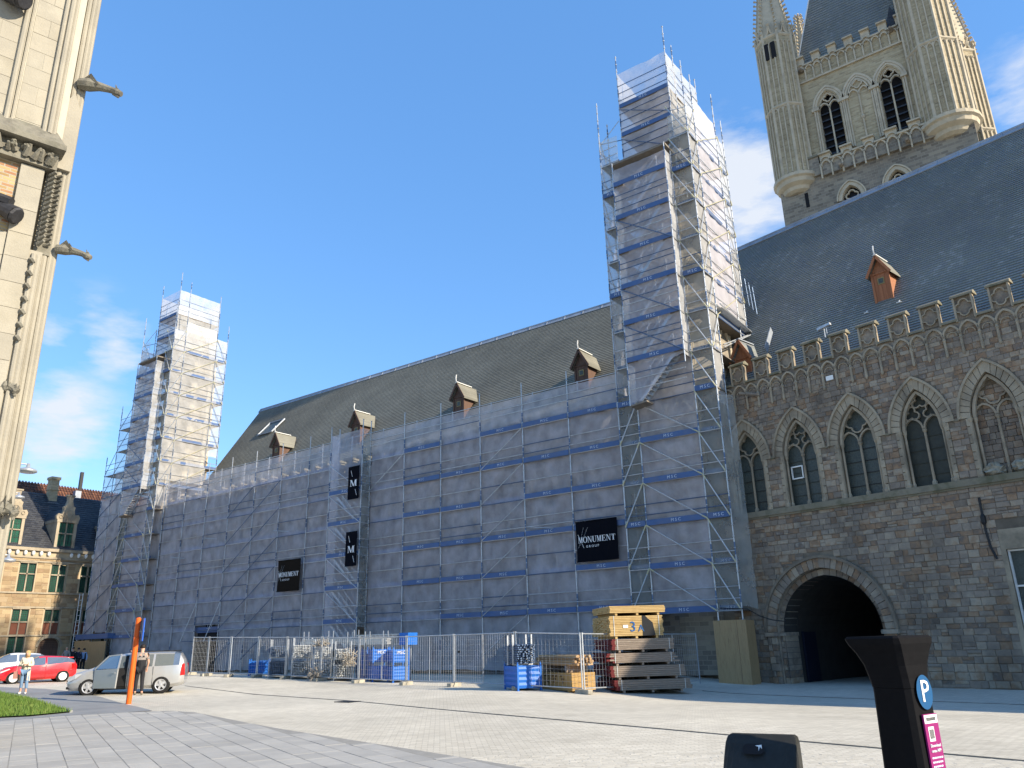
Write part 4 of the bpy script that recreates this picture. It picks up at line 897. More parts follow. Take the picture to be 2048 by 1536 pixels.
def garg(x, z, L_, y0=-.05, nm='gargoyle', m=None, sc=1, yaw=52):
    q = MB(); q.M = Matrix.Translation((x, y0, z)) @ Matrix.Rotation(R(yaw), 4, 'Z') @ Matrix.Rotation(R(12), 4, 'X') @ Matrix.Translation((-x, -y0, -z)); pr = ((0, .15, 0), (.2, .17, .03), (.42, .12, .04), (.62, .095, .02), (.74, .085, .0), (.86, .105, -.04), (.96, .07, -.06))
    for (a, r1, z1), (b, r2, z2) in zip(pr, pr[1:]): q.tube((x, y0-a*L_, z+z1*sc), (x, y0-b*L_, z+z2*sc), r1*sc, 8, r2*sc)
    for s in (-1, 1): q.add([(x+s*.1*sc, y0-.05*L_, z+.05), (x+s*.14*sc, y0-.5*L_, z+.0), (x+s*.10*sc, y0-.2*L_, z+.32*sc)], [(0, 1, 2), (2, 1, 0)]); q.tube((x+s*.05*sc, y0-.84*L_, z+.04), (x+s*.07*sc, y0-.8*L_, z+.14*sc), .03*sc, 4, .008)
    q.tube((x, y0-.78*L_, z-.08*sc), (x, y0-.93*L_, z-.17*sc), .05*sc, 5, .03*sc); return q.build(nm, m or m_chd, CH)
garg(-.12, 14.25, 1.05, sc=.9); garg(.0, 10.0, .8, sc=.72); garg(-.50, 6.75, .3, -.1, 'carved_head', sc=.8); garg(-.2, 4.35, .35, -.1, 'carved_head', sc=.9)
q = MB(); q.prism([(-.36, 11.9), (-.02, 11.9), (-.02, 13.5), (-.19, 13.95), (-.36, 13.5)], -.12, .1); q.build('gabled_niche', m_ch, CH)
m_dk = mat('blackened_lead', [(.02, .02, .022), (.045, .045, .05)], 5, .6, .3, 20)
for x, z, s in ((-1.22, 10.5, .8), (-1.95, 15.7, 1.0)):
    q = MB(); q.M = Matrix.Translation((x, -.1, z)) @ Matrix.Rotation(R(38), 4, 'Z') @ Matrix.Rotation(R(18), 4, 'X') @ Matrix.Translation((-x, .1, -z)); q.tube((x, -.1, z+.1), (x+.05, -.75*s, z-.02), .17*s, 14, .24*s); q.tube((x+.05, -.75*s, z-.02), (x+.06, -.8*s, z-.03), .24*s, 9, .2*s); q.tube((x-.1, -.1, z+.25), (x, -.5*s, z+.28*s), .1, 6, .14*s); q.build('lead_spout', m_dk, CH)
# lamps on arms beyond the church corner
def lamp(px, py, dist, dia, lb):
    d = ray(px, py); p = Vector((0, 0, CAMH))+d*dist; T = thing('street_lamp', lb, 'street lamp', (p.x, p.y, 0)); h = p.z; lat = Vector((d.y, -d.x, 0)).normalized()*-1
    pole = lat*(1.9+dist*.045)
    q = MB(); q.tube((pole.x, pole.y, 0), (pole.x, pole.y, h+.35), .07, 8, .05); q.build('pole', m_steel, T)
    q = MB(); q.path([(pole.x, pole.y, h+.3), (pole.x*.35, pole.y*.35, h+.32), (0, 0, h+.22)], .025, 6); q.build('arm', m_steel, T)
    q = MB(); q.lathe([(.05, h+.26), (.07, h+.12), (dia*.42, h+.05), (dia/2, h), (dia/2, h-.05), (dia*.4, h-.08)], 18); q.build('lamp_shade', m_steel, T, smooth=True)
lamp(55, 941, 34, .64, 'pale disc street lamp highest of three beyond the church corner'); lamp(37, 994, 52, .62, 'small disc street lamp in front of the dark slate roof'); lamp(16, 1120, 42, .62, 'white disc street lamp lowest beside the ochre facade')
# ---------------------------------------------------------------- scaffolding
def sheet_net(p0, p1, z0, z1, nrm, parent, m, low=None, name='net_sheet', amp=.06, bot=0):
    """a hung sheet of netting between two points; low gives a sloping bottom edge"""
    q = MB(); nx_ = max(2, int((Vector(p1)-Vector(p0)).length/.3)); nz_ = max(4, int((z1-z0)/.33)); a = Vector((*p0, 0)); b = Vector((*p1, 0)); n_ = Vector((*nrm, 0)); vs = []
    for j in range(nz_+1):
        for i in range(nx_+1):
            f = i/nx_; lo_ = z0 if low is None else lerps(-f, [(-t, v) for t, v in low]); z = lo_+(z1-lo_)*j/nz_; p = a.lerp(b, f)
            if bot and j == 0: z += rnd.uniform(-bot, bot)
            d = amp*(mnoise.noise(Vector((p.x*1.3+p.y*1.7, z*.9, 3.1)))*(0.4+1.2*sin(pi*f))+.7*mnoise.noise(Vector((p.x*3.1, z*2.3+p.y, 7.7)))-.5*abs(sin(pi*z/2))*sin(pi*f)); vs.append((p.x+n_.x*d, p.y+n_.y*d, z))
    fs = [(j*(nx_+1)+i, j*(nx_+1)+i+1, (j+1)*(nx_+1)+i+1, (j+1)*(nx_+1)+i) for j in range(nz_) for i in range(nx_)]
    q.add(vs, fs); return q.build(name, m, parent, smooth=True)
class Kit:
    def __init__(s, parent): s.P = parent; s.c = {}
    def pole(s, x, y, z0, z1):
        k = ('p', round(z1-z0, 1))
        if k not in s.c:
            q = MB(); h = z1-z0; q.tube((0, 0, 0), (0, 0, h), .03, 6); z = .6
            while z < h: q.lathe([(.05, z-.02), (.06, z), (.05, z+.02)], 6); z += .5
            nf = len(q.f); z = 1.3
            while z < h-.4: q.tube((0, 0, z), (0, 0, z+.55), .036, 6); z += 2.0
            me = s.c[k] = q.mesh('standard'); me.materials.append(m_steel); me.materials.append(m_steeld)
            for p in me.polygons[nf:]: p.material_index = 1
        return part('standard', s.c[k], m_steel, s.P, (x, y, z0))
    def tube(s, a, b, m=None, name='ledger', r=.024):
        a, b = Vector(a), Vector(b); l = (b-a).length; k = (name, round(l, 2), (m or m_steel).name)
        if k not in s.c: q = MB(); q.tube((0, 0, 0), (0, 0, l), r, 6); s.c[k] = q.mesh(name); s.c[k].materials.append(m or m_steel)
        o = part(name, s.c[k], m, s.P, a); o.rotation_euler = (b-a).to_track_quat('Z', 'Y').to_euler(); return o
    def toe(s, x0, x1, y, z, txt=True, side=None, m=None):
        l = x1-x0; k = ('t', round(l, 2), side)
        if k not in s.c:
            q = MB(); q.box(0, l, -.012, .012, -.13, .13); s.c[k] = q.mesh('toe_board'); s.c[k].materials.append(m or m_blueb)
        o = part('toe_board', s.c[k], m_blueb, s.P, (x0, y, z))
        if side: o.location = (side, x0, z); o.rotation_euler = (0, 0, pi/2)
        if txt:
            if 'msc' not in s.c: s.c['msc'] = textmesh('M S C', .2); s.c['msc'].materials.append(m_gprint)
            part('lettering', s.c['msc'], m_gprint, o, (l*.5, -.02, 0), (pi/2, 0, 0))
        return o
def brace_ends(K, a, b, **k):
    a, b = Vector(a), Vector(b); K.tube(a, b, m_steel, 'brace', .028); d = (b-a).normalized()
    K.tube(a, a+d*.28, m_yel, 'brace_end', .034); K.tube(b-d*.28, b, m_yel, 'brace_end', .034)
WS = thing('scaffold', 'long netted facade scaffold with blue toe boards in front of the hall', 'scaffold', (0, 0, 0)); K = Kit(WS)
YF = 34.18; px_ = [-18.55-3.05*k for k in range(15)]; LV = [.95+2*k for k in range(7)]
for i, x in enumerate(px_):
    K.pole(x, YF, gz(x, YF)-.02, 15.6); K.pole(x, YF+1.1, gz(x, YF), 15.3)
for i, (b, a) in enumerate(zip(px_, px_[1:])):
    bump = i == 6
    if not bump:
        if i == 11: sheet_net((a, YF+.09), (b, YF+.09), 3.35, 14.8, (0, -1), WS, m_net)
        else: sheet_net((a, YF+.09), (b, YF+.09), .25, 14.8, (0, -1), WS, m_net, bot=.06)
    for j, z in enumerate(LV):
        if z > 13.5: continue
        for dz in ((0, .5, 1.0) if j % 2 else (0, 1.0)):
            if j: K.tube((a, YF-.03, z+dz), (b, YF-.03, z+dz), m_steel if (i+j) % 3 else m_steeld)
        if j and not (bump): K.toe(a+.05, b-.05, YF-.06 if i < 5 and (i+j*3) % 7 else YF+.24, z+.14)
    K.tube((a, YF-.03, 14.3), (b, YF-.03, 14.3)); K.tube((a, YF-.03, 14.82), (b, YF-.03, 14.82), m_steel, 'ledger', .016)
    if i in (2, 9, 10):
        for j in range(len(LV)-1): K.tube((a, YF-.07, LV[j]), (b, YF-.07, LV[j+1]), m_steel if i == 2 else m_steeld, 'brace', .026)
    if i in (5,): K.tube((a, YF-.07, LV[5]), (b, YF-.07, LV[6]), m_steel, 'brace', .026)
    q = MB(); q.box(a, b, YF+.15, YF+1.05, 0, .05)
    dm = q.mesh('deck'); dm.materials.append(m_deck)
    for z in LV[1:]: part('deck', dm, m_deck, WS, (0, 0, z))
    im = MB(); im.tube(((a+b)/2+.2, YF+.3, 0), ((a+b)/2+.2, YF+.3, 1.1), .02, 5); ime = im.mesh('guard_post'); ime.materials.append(m_steel)
    for z in LV[1::1]: part('guard_post', ime, m_steel, WS, (0, 0, z))
sheet_net((-64.3, YF+.06), (px_[-1], YF+.06), .3, 14.8, (0, -1), WS, m_net)
# stair bay standing proud of the netted run
bxa, bxb, by = -39.87, -36.82, 33.45
for x in (bxa, bxb): K.pole(x, by, 0, 15.6)
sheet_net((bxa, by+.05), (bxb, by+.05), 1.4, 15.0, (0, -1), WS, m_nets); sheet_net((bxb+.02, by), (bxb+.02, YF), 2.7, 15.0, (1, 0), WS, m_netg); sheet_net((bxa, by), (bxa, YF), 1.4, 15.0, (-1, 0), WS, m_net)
stm = None
def flight(kx, parent, x0, x1, y0, y1, z0, z1):
    key = ('fl', round(x1-x0, 2), round(z1-z0, 2))
    if key not in kx.c:
        q = MB(); dx, dz, w_ = x1-x0, z1-z0, y1-y0
        for y in (0, w_): q.bar((0, y, 0), (dx, y, dz), .04, .16); q.bar((0, y, 1.0), (dx, y, dz+1.0), .035, .035); q.bar((0, y, .5), (dx, y, dz+.5), .03, .03)
        for i in range(11): f = (i+.5)/11; q.box(dx*f-.1 if dx > 0 else dx*f-.1, dx*f+.1, 0, w_, dz*f, dz*f+.03)
        for f in (0, .33, .66, 1): q.bar((dx*f, 0, dz*f), (dx*f, 0, dz*f+1.0), .03, .03)
        kx.c[key] = q.mesh('stair_flight'); kx.c[key].materials.append(m_alu)
    part('stair_flight', kx.c[key], m_alu, parent, (x0, y0, z0))
for z in LV[1:-1]:
    flight(K, WS, bxb-.35, bxa+.5, by+.12, by+.62, z-2, z); K.tube((bxa, by-.04, z+2), (bxb, by-.04, z), m_steel, 'brace', .024); K.toe(bxa+.05, bxb-.05, by-.03, z+.14)
    for dz in (0, .5, 1): K.tube((bxa, by-.02, z+dz), (bxb, by-.02, z+dz)); K.tube((bxb, by, z+dz), (bxb, YF, z+dz), m_steel)
# open doorway under the net and outriggers at the foot
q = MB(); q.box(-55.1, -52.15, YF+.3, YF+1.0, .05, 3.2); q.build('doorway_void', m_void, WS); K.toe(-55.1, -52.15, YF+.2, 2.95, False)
for x in (-55.15, -52.1): K.tube((x-.6, YF-.7, 2.2), (x, YF, 5.0), m_steel, 'outrigger')
K.tube((-55.8, YF-.5, 2.25), (-52, YF-.1, 2.25), m_steeld); 
for x, z in ((-44.6, 9.2), (-22.8, 7.2), (-57.3, 8.4), (-53.2, 9.5)): K.tube((x, YF-.1, z), (x-1.2, YF-.5, z+.15), m_steel, 'loose_tube')
q = MB()
for k in range(58): q.box(-18.48, -18.25, YF+.02, YF+.2, .3+.25*k, .46+.25*k)
q.build('gap_couplers', m_iron, WS, kind='stuff')
def tower(x0, lb, right):
    T = thing('scaffold_tower', lb, 'scaffold', (0, 0, 0)); K = Kit(T); xa, xb, xc, xd = x0-1.09, x0, x0+3.07, x0+4.16; y0, y1, y2, y3 = 33.5, 34.59, 37.66, 38.75; gzz = -.3 if right else 0
    lev = [.6+2*k for k in range(16)]; zb = 2.75 if right else .6
    for x, y, za, zt in ((xa, y0, gzz, 31.0), (xb, y0, gzz, 26.4), (xc, y0, gzz, 26.4), (xd, y0, gzz, 31.2), (xa, y1, 10, 30.2), (xd, y1, 10, 31.0), (xd, y2, 15.5, 31.6), (xd, y3, 15.8, 30.4), (xa, y3, 12, 29.5), (xb, 34.2, 24, 34.2), (xc, 34.2, 24, 34.6), (xc, 35.2, 24, 34.0), (xc, 38.3, 24, 33.6), (xb, 38.3, 24, 33.6), (xb, 32.75, 12.4, 26.1), (xc, 32.75, 14.0, 26.1)):
        K.pole(x, y, za, zt)
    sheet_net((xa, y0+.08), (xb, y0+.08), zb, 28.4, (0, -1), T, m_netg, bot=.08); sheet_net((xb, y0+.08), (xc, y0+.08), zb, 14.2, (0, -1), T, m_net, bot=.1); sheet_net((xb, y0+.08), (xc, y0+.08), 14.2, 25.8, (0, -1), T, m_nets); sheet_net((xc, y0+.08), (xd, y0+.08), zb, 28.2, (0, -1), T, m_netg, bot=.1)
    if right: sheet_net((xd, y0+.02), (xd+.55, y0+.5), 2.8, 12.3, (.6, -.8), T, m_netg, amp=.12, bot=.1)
    sheet_net((xd-.03, y0), (xd-.03, y1), 12.0 if right else 13.0, 28.6, (1, 0), T, m_netw); sheet_net((xd-.03, y1), (xd-.03, y2), 17.0 if right else 15.2, 29.6, (1, 0), T, m_netw if not right else m_netp); sheet_net((xd-.03, y2), (xd-.03, y3), 17.0 if right else 17.8, 28.8, (1, 0), T, m_netw)
    sheet_net((xa+.03, y0), (xa+.03, y3), 13.5, 27.8, (-1, 0), T, m_net)
    # capping cage
    for a, b, nn in (((xb, 34.2), (xc, 34.2), (0, -1)), ((xc, 34.2), (xc, 38.3), (1, 0)), ((xb, 34.2), (xb, 38.3), (-1, 0)), ((xb, 38.3), (xc, 38.3), (0, 1))): sheet_net(a, b, 26.1, 32.9, nn, T, m_netw if nn[1] >= 0 else m_net)
    # stair tower
    SB = [(0, 12.5), (.22, 12.6), (.78, 14.35), (1, 14.5)]
    sheet_net((xb, 32.81), (xc, 32.81), 12.6, 25.7, (0, -1), T, m_nets, low=SB); sheet_net((xc+.01, 32.75), (xc+.01, y0), 14.4, 25.7, (1, 0), T, m_netw); sheet_net((xb, 32.75), (xb, y0), 12.5, 25.6, (-1, 0), T, m_netw)
    for k in range(6):
        z = 12.6+2*k; flight(K, T, xb+.55, xc-.55, 32.88, 33.38, z, z+2)
        q = MB(); q.box(xc-.55, xc, 32.8, 33.45, 0, .06); q.box(xb, xb+.55, 32.8, 33.45, 0, .06); part('landing', q.mesh('landing'), m_deck, T, (0, 0, z+2))
    for k in range(7):
        z = 12.6+2*k
        if k: K.toe(xb+.03, xc-.03, 32.70, z+.14); K.tube((xb, 32.7, z-.6), (xc, 32.7, z-.6), m_steeld)
        for dz in (.6, 1.1): 
            if k < 6: K.tube((xb, 32.72, z+dz), (xc, 32.72, z+dz), m_steeld if k % 2 else m_steel)
        for dz in (0, .5, 1.0):
            if 0 < k < 7 and z+dz > 14.4: K.tube((xc, 32.75, z+dz), (xc, y0, z+dz), m_steel)
        if k in (1, 2, 4): K.tube((xb, 32.66, z+2), (xc, 32.66, z+.0+(.0 if k else 2)), m_steeld, 'brace', .028)
    q = MB(); q.bar((xb, 33.1, 12.4), (xb+.9, 33.1, 12.5), .7, .08); q.build('landing', m_deck, T)
    # ring decks, rails, toe boards
    q = MB(); q.box(xa, xd, y0+.1, y1-.05, 0, .06); q.box(xc+.2, xd-.05, y1, y3, 0, .06); q.box(xa, xb-.2, y1, y3, 0, .06); q.box(xb, xc, 37.9, y3, 0, .06); dk = q.mesh('deck')
    for j, z in enumerate(lev):
        if z < 2 or z > 28: continue
        part('deck', dk, m_deck, T, (0, 0, z+.08))
        for a, b in ((xa, xb), (xb, xc), (xc, xd)):
            if z > 26 and (a, b) == (xb, xc): continue
            for dz in (.08, .58, 1.08): K.tube((a, y0-.02, z+dz), (b, y0-.02, z+dz), m_steel if j % 3 else m_steeld)
            mid = (a == xb)
            if not mid or z < 12.6: K.toe(a+.03, b-.03, y0-.06 if (mid or (j % 3 == 0)) else y0+.22, z+.2, mid or right)
        if z > 13:
            for a, b in ((y0, y1), (y1, y2), (y2, y3)):
                if right and z < 16 and a != y0: continue
                for dz in (.08, .58, 1.08): K.tube((xd+.01, a, z+dz), (xd+.01, b, z+dz), m_steel)
                K.toe(a+.03, b-.03, y0, z+.2, False, side=xd-.06)
        if z < 12.4: brace_ends(K, (xb, y0-.08, z+2.1), (xc, y0-.08, z+.1)); brace_ends(K, (xb, y0-.1, z+2.1), (xa, y0-.1, z+.1))
        if z < 27: brace_ends(K, (xc, y0-.1, z+2.1), (xd, y0-.1, z+.1))
        if 13 < z < 27:
            brace_ends(K, (xd+.06, y0, z+.1), (xd+.06, y1, z+2.1))
            K.tube((xd+.08, y1, z+.1), (xd+.08, y2, z+2.0), m_yel, 'brace', .024) if z > 16 or not right else None
            if z > 17: brace_ends(K, (xd+.06, y3, z+.1), (xd+.06, y2, z+2.1))
        if 14 < z < 28: K.tube((xa-.02, y1, z+.08), (xa-.02, y0, z+2.08), m_steel, 'brace'); K.tube((xa-.02, y0, z+1.08), (xa-.02, y3, z+1.08), m_steeld)
    q = MB(); q.box(xb-.1, xc+.05, 32.8, 34.25, 26.02, 26.12); q.build('soffit_board', m_deck, T)
    q = MB(); q.box(xb, xc, 34.2, 38.3, 0, .06); dk = q.mesh('deck')
    for z in (26.6, 28.6, 30.5):
        part('deck', dk, m_deck, T, (0, 0, z)); K.toe(xb+.03, xc-.03, 34.15, z+.14)
        for dz in (.5, 1.0, 1.5): K.tube((xb, 34.15, z+dz), (xc, 34.15, z+dz), m_steeld); K.tube((xc+.02, 34.2, z+dz), (xc+.02, 38.3, z+dz), m_steel)
    K.tube((xb, 34.1, 30.4), (xc, 34.1, 28.9), m_steeld, 'brace'); K.tube((xb, 34.1, 28.4), (xc, 34.1, 26.7), m_steeld, 'brace'); K.tube((xc, 34.15, 28.9), (xd, 34.0, 28.6), m_steel, 'brace')
    K.tube((xb, 34.15, 28.4), (xa, y0, 28.2), m_steeld); K.tube((xa, y0, 28.1), (xb, 34.0, 29.6), m_steel, 'brace')
    if right:
        for dx in (0, .35): K.tube((xd+.1+dx*.5, y3+.1, 16.9), (xd-.05, y1+.6, 15.3-dx*.4), m_alu, 'bracket', .035); K.tube((xd+.05+dx*.5, y1, 17.2), (xd+.1+dx*.5, y3+.1, 16.9), m_alu, 'bracket', .035)
        q = MB(); q.add([(xd+.3, y1, 17.0), (xd+.3, y3, 16.95), (xc, y3, 16.95), (xc, y1, 17.0)], [(0, 1, 2, 3)]); q.build('bracket_deck', m_pale, T)  # pale colour stands in for sunlight on the deck's underside
        q = MB()
        for k in range(3): q.tube((xd+.15+.18*k, y3+.2, 20.2-.3*k), (xd+.2+.18*k, y3+.25, 18.6-.3*k), .022, 5); q.tube((xd-.1, y3+.15, 20.4-.6*k), (xd+.6, y3+.2, 20.45-.6*k), .022, 5)
        q.build('side_ladder', m_steeld, T)
        for (a, b) in ((xb, xc),):
            for k in range(12): x = a+(b-a)*k/12; K.tube((x, y0+.15, 3.25), (x+.26, y0+.15, 3.65 if k % 2 == 0 else 3.25), m_alu, 'lattice_bar', .014)
            for z in (3.2, 3.68): K.tube((a, y0+.15, z), (b, y0+.15, z), m_alu, 'lattice_chord', .024)
    return T, K
TR_, KR = tower(-17.10, 'taller netted scaffold tower with stair beside the gothic windows', True)
TL_, KL = tower(-65.70, 'far netted scaffold tower with sunlit side at the hall end', False)
# returns at the far end of the distant tower
for a, b, z0, z1 in ((-69.0, -66.85, 14.5, 21.5), (-70.6, -69.0, 14.5, 17.0)):
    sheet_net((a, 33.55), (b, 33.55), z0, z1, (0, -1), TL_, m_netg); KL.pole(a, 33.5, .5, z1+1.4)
    for z in (14.6, 16.6, 18.6, 20.6):
        if z < z1:
            for dz in (0, .5, 1.0): KL.tube((a, 33.48, z+dz), (b, 33.48, z+dz), m_steeld)
            KL.tube((a, 33.45, z), (b, 33.45, z+2), m_steeld, 'brace'); q = MB(); q.box(a, b, 33.6, 35.2, z, z+.06); q.build('deck', m_deck, TL_)
sheet_net((-70.6, 33.55), (-68.7, 33.55), 3.2, 14.7, (0, -1), TL_, m_net, low=[(0, 2.6), (1, 3.4)]); sheet_net((-68.7, 33.55), (-66.8, 33.55), 3.2, 16.8, (0, -1), TL_, m_net)
for z in range(3, 15, 2): KL.tube((-70.6, 33.45, z), (-67.0, 33.45, z+1.9), m_steeld, 'brace', .03); KL.tube((-70.6, 33.48, z), (-66.8, 33.48, z), m_steel)
q = MB(); q.box(-70.8, -68.3, 33.0, 33.05, .5, 2.6); q.box(-68.2, -65.4, 32.9, 32.95, .4, 2.5)
m_ply = mat('plywood', [(.27, .175, .085), (.37, .25, .125), (.32, .21, .105)], 3.5, .75, .15, 40, stretch=(5, 5, .7), stain=.15, ssc=2)
q.build('hoarding_board', m_ply, TL_); q = MB(); q.box(-70.8, -65.4, 33.0, 34.2, 2.7, 3.1); q.build('protection_deck', m_blueb, TL_)
q = MB()
for x in (-71.5, -70.9):
    q.tube((x, 33.2, .6), (x, 33.2, 6.5), .04, 6)
for k in range(14): q.tube((-71.5, 33.2, .9+.42*k), (-70.9, 33.2, .9+.42*k), .03, 5)
q.build('ladder', m_steel, TL_)
# plywood casing at the tower foot
BX = thing('plywood_casing', 'tall tan plywood casing at the scaffold foot beside the portal', 'casing', (-13.45, 33.65, -.33))
q = MB(); q.box(-.74, .70, -.40, -.37, 0, 2.62); q.build('plywood_sheet', m_ply, BX); q = MB(); q.box(.67, .70, -.365, .6, 0, 2.60); q.build('plywood_sheet', m_ply, BX); q = MB(); q.box(-.74, -.71, -.365, .6, 0, 2.6); q.build('plywood_sheet', m_ply, BX); q = MB(); q.box(.3, .31, -.404, -.4, 0, 2.62); q.build('plywood_joint', m_oldwood, BX)
q = MB(); P = [planept(px, py, 1, 33.2) for px, py in ((1440, 1216), (1495, 1218), (1520, 1232), (1545, 1240), (1572, 1243))]; q.path([tuple(p) for p in P], .022, 6); tag(q.build('cable', m_iron), 'black cable slung from the scaffold foot to the portal capital', 'cable')
q = MB(); q.bar((0, 0, 0), (.12, .95, 1.35), .34, .04, (1, 0, 0)); o = q.build('roof_plank', m_lead); o.location = (-11.3, 36.2, 14.85); tag(o, 'pale boards leaning on the slate roof beside the cedar dormer', 'plank')
# ---------------------------------------------------------------- banners
def serif(q, st, x, z, h, w, y0, y1):
    n = len(st); adv = w/n
    for i, ch in enumerate(st):
        X = x+adv*i+adv*.04; W = adv*.92; P = lambda *pp: [(X+W*a, z+h*b) for a, b in pp]
        def rect(a, b, c, d): q.prism(P((a, c), (b, c), (b, d), (a, d)), y0, y1)
        def ser(a, b):
            rect(a, b, 0, .05) if True else 0
        if ch == 'M':
            rect(.07, .12, 0, 1); rect(0, .2, 0, .05); rect(0, .2, .95, 1); rect(.74, .92, 0, 1); rect(.66, 1, 0, .05); rect(.8, 1, .95, 1)
            q.prism(P((.05, 1), (.24, 1), (.56, .08), (.46, 0)), y0-.001, y1); q.prism(P((.46, 0), (.52, 0), (.80, 1), (.74, 1)), y0-.002, y1)
        elif ch == 'N':
            rect(.1, .16, 0, 1); rect(0, .28, 0, .05); rect(0, .2, .95, 1); rect(.82, .88, 0, 1); rect(.7, 1, .95, 1); q.prism(P((.08, 1), (.28, 1), (.9, 0), (.76, 0)), y0-.001, y1)
        elif ch == 'O':
            k = 20; A = [(.5+.5*cos(2*pi*j/k), .5+.52*sin(2*pi*j/k)) for j in range(k)]; B = [(.5+.31*cos(2*pi*j/k), .5+.47*sin(2*pi*j/k)) for j in range(k)]
            for j in range(k): q.prism(P(A[j], A[(j+1) % k], B[(j+1) % k], B[j]), y0, y1)
        elif ch == 'U':
            rect(.1, .3, .25, 1); rect(0, .42, .95, 1); rect(.78, .84, .25, 1); rect(.66, .98, .95, 1); k = 8
            for j in range(k):
                a, b = pi+pi*j/k, pi+pi*(j+1)/k; q.prism(P((.47+.37*cos(a), .27+.29*sin(a)), (.47+.37*cos(b), .27+.29*sin(b)), (.54+.24*cos(b), .27+.22*sin(b)), (.54+.24*cos(a), .27+.22*sin(a))), y0, y1)
        elif ch == 'E':
            rect(.15, .37, 0, 1); rect(.04, .9, .95, 1); rect(.04, .95, 0, .05); rect(.3, .68, .48, .53); rect(.84, .9, .75, 1); rect(.88, .95, 0, .27); rect(.64, .7, .38, .64)
        elif ch == 'T':
            rect(.39, .61, 0, 1); rect(.28, .72, 0, .05); rect(.04, .96, .95, 1); rect(.04, .09, .72, 1); rect(.91, .96, .72, 1)
def big_banner(x0, x1, z0, z1, y, m, lb, pr):
    T = thing('banner', lb, 'banner', (x0, y, z0)); W, H_ = x1-x0, z1-z0; q = MB(); nx_, nz_ = 8, 8; vs = [(W*i/nx_, .02*sin(i*1.3+j*.4), H_*j/nz_) for j in range(nz_+1) for i in range(nx_+1)]
    q.add(vs, [(j*9+i, j*9+i+1, (j+1)*9+i+1, (j+1)*9+i) for j in range(nz_) for i in range(nx_)]); q.bar((0, -.01, 0), (W, -.01, 0), .03, .06); q.bar((0, -.01, H_), (W, -.01, H_), .03, .05); q.build('banner_sheet', m, T)
    q = MB(); serif(q, 'MONUMENT', W*.06, H_*.46, H_*.15, W*.90, -.05, -.035); q.build('lettering', pr, T)
    part('lettering', textmesh('G R O U P', H_*.085), pr, T, (W*.40, -.04, H_*.36), (pi/2, 0, 0))
    q = MB()
    for a, b in (((.055, .68), (.10, .57)), ((.15, .44), (.19, .33))): q.bar((W*a[0], -.04, H_*a[1]), (W*b[0], -.04, H_*b[1]), .008, .016)
    for a, b in (((.06, .34), (.2, .85)), ((.1, .4), (.3, .84))): q.bar((W*a[0], -.035, H_*a[1]), (W*b[0], -.035, H_*b[1]), .004, .004)
    q.build('slash_mark', pr, T); return T
big_banner(-21.38, -18.98, 5.36, 7.33, YF-.17, m_banner, 'near black banner with white MONUMENT GROUP lettering beside the taller tower', m_print)
big_banner(-45.45, -43.08, 5.24, 7.26, YF-.17, m_banner2, 'far brown black banner with MONUMENT GROUP lettering left of the stair bay', m_print)
for z, lb in ((10.45, 'upper narrow black banner with white letter M on the stair bay'), (6.3, 'lower narrow black banner with white letter M on the stair bay')):
    T = thing('banner', lb, 'banner', (-37.93, by-.12, z)); q = MB(); q.box(0, 1.02, -.005, .005, 0, 2.12); q.build('banner_sheet', m_banner, T); q = MB(); serif(q, 'M', .2, .82, .42, .66, -.03, -.01); q.build('lettering', m_print, T)
    q = MB(); q.bar((.26, -.02, 1.86), (.40, -.02, 1.45), .008, .025); q.bar((.70, -.02, .62), (.84, -.02, .22), .008, .025); q.build('slash_mark', m_print, T)
# ---------------------------------------------------------------- site fence
FP = [gp(*p) for p in ((380, 1350), (412, 1352), (457, 1354), (513, 1355), (570, 1358), (640, 1362), (716, 1366), (812, 1370), (908, 1373), (1032, 1380), (1168, 1388), (1299, 1381), (1402, 1370))]
FL = ['mesh fence panel by the dark doorway under the net, first of the run', 'mesh fence panel next to the one at the dark doorway', 'mesh fence panel before the lone low blue crate', 'mesh fence panel before the blue tube stack', 'mesh fence panel before the grey tube ends', 'mesh fence panel before the metal couplers', 'mesh fence panel before the stacked blue crates', 'empty mesh fence panel next to the blue crates', 'empty mesh fence panel carrying a small dark tag', 'mesh fence panel before the printed timber pack', 'mesh fence panel before the big plank stack', 'mesh fence return panel closing the pen beside the plank stack']
m_block = mat('concrete_block', [(.30, .28, .23), (.42, .39, .32)], 4, .95, .4, 40, stain=.3, ssc=3)
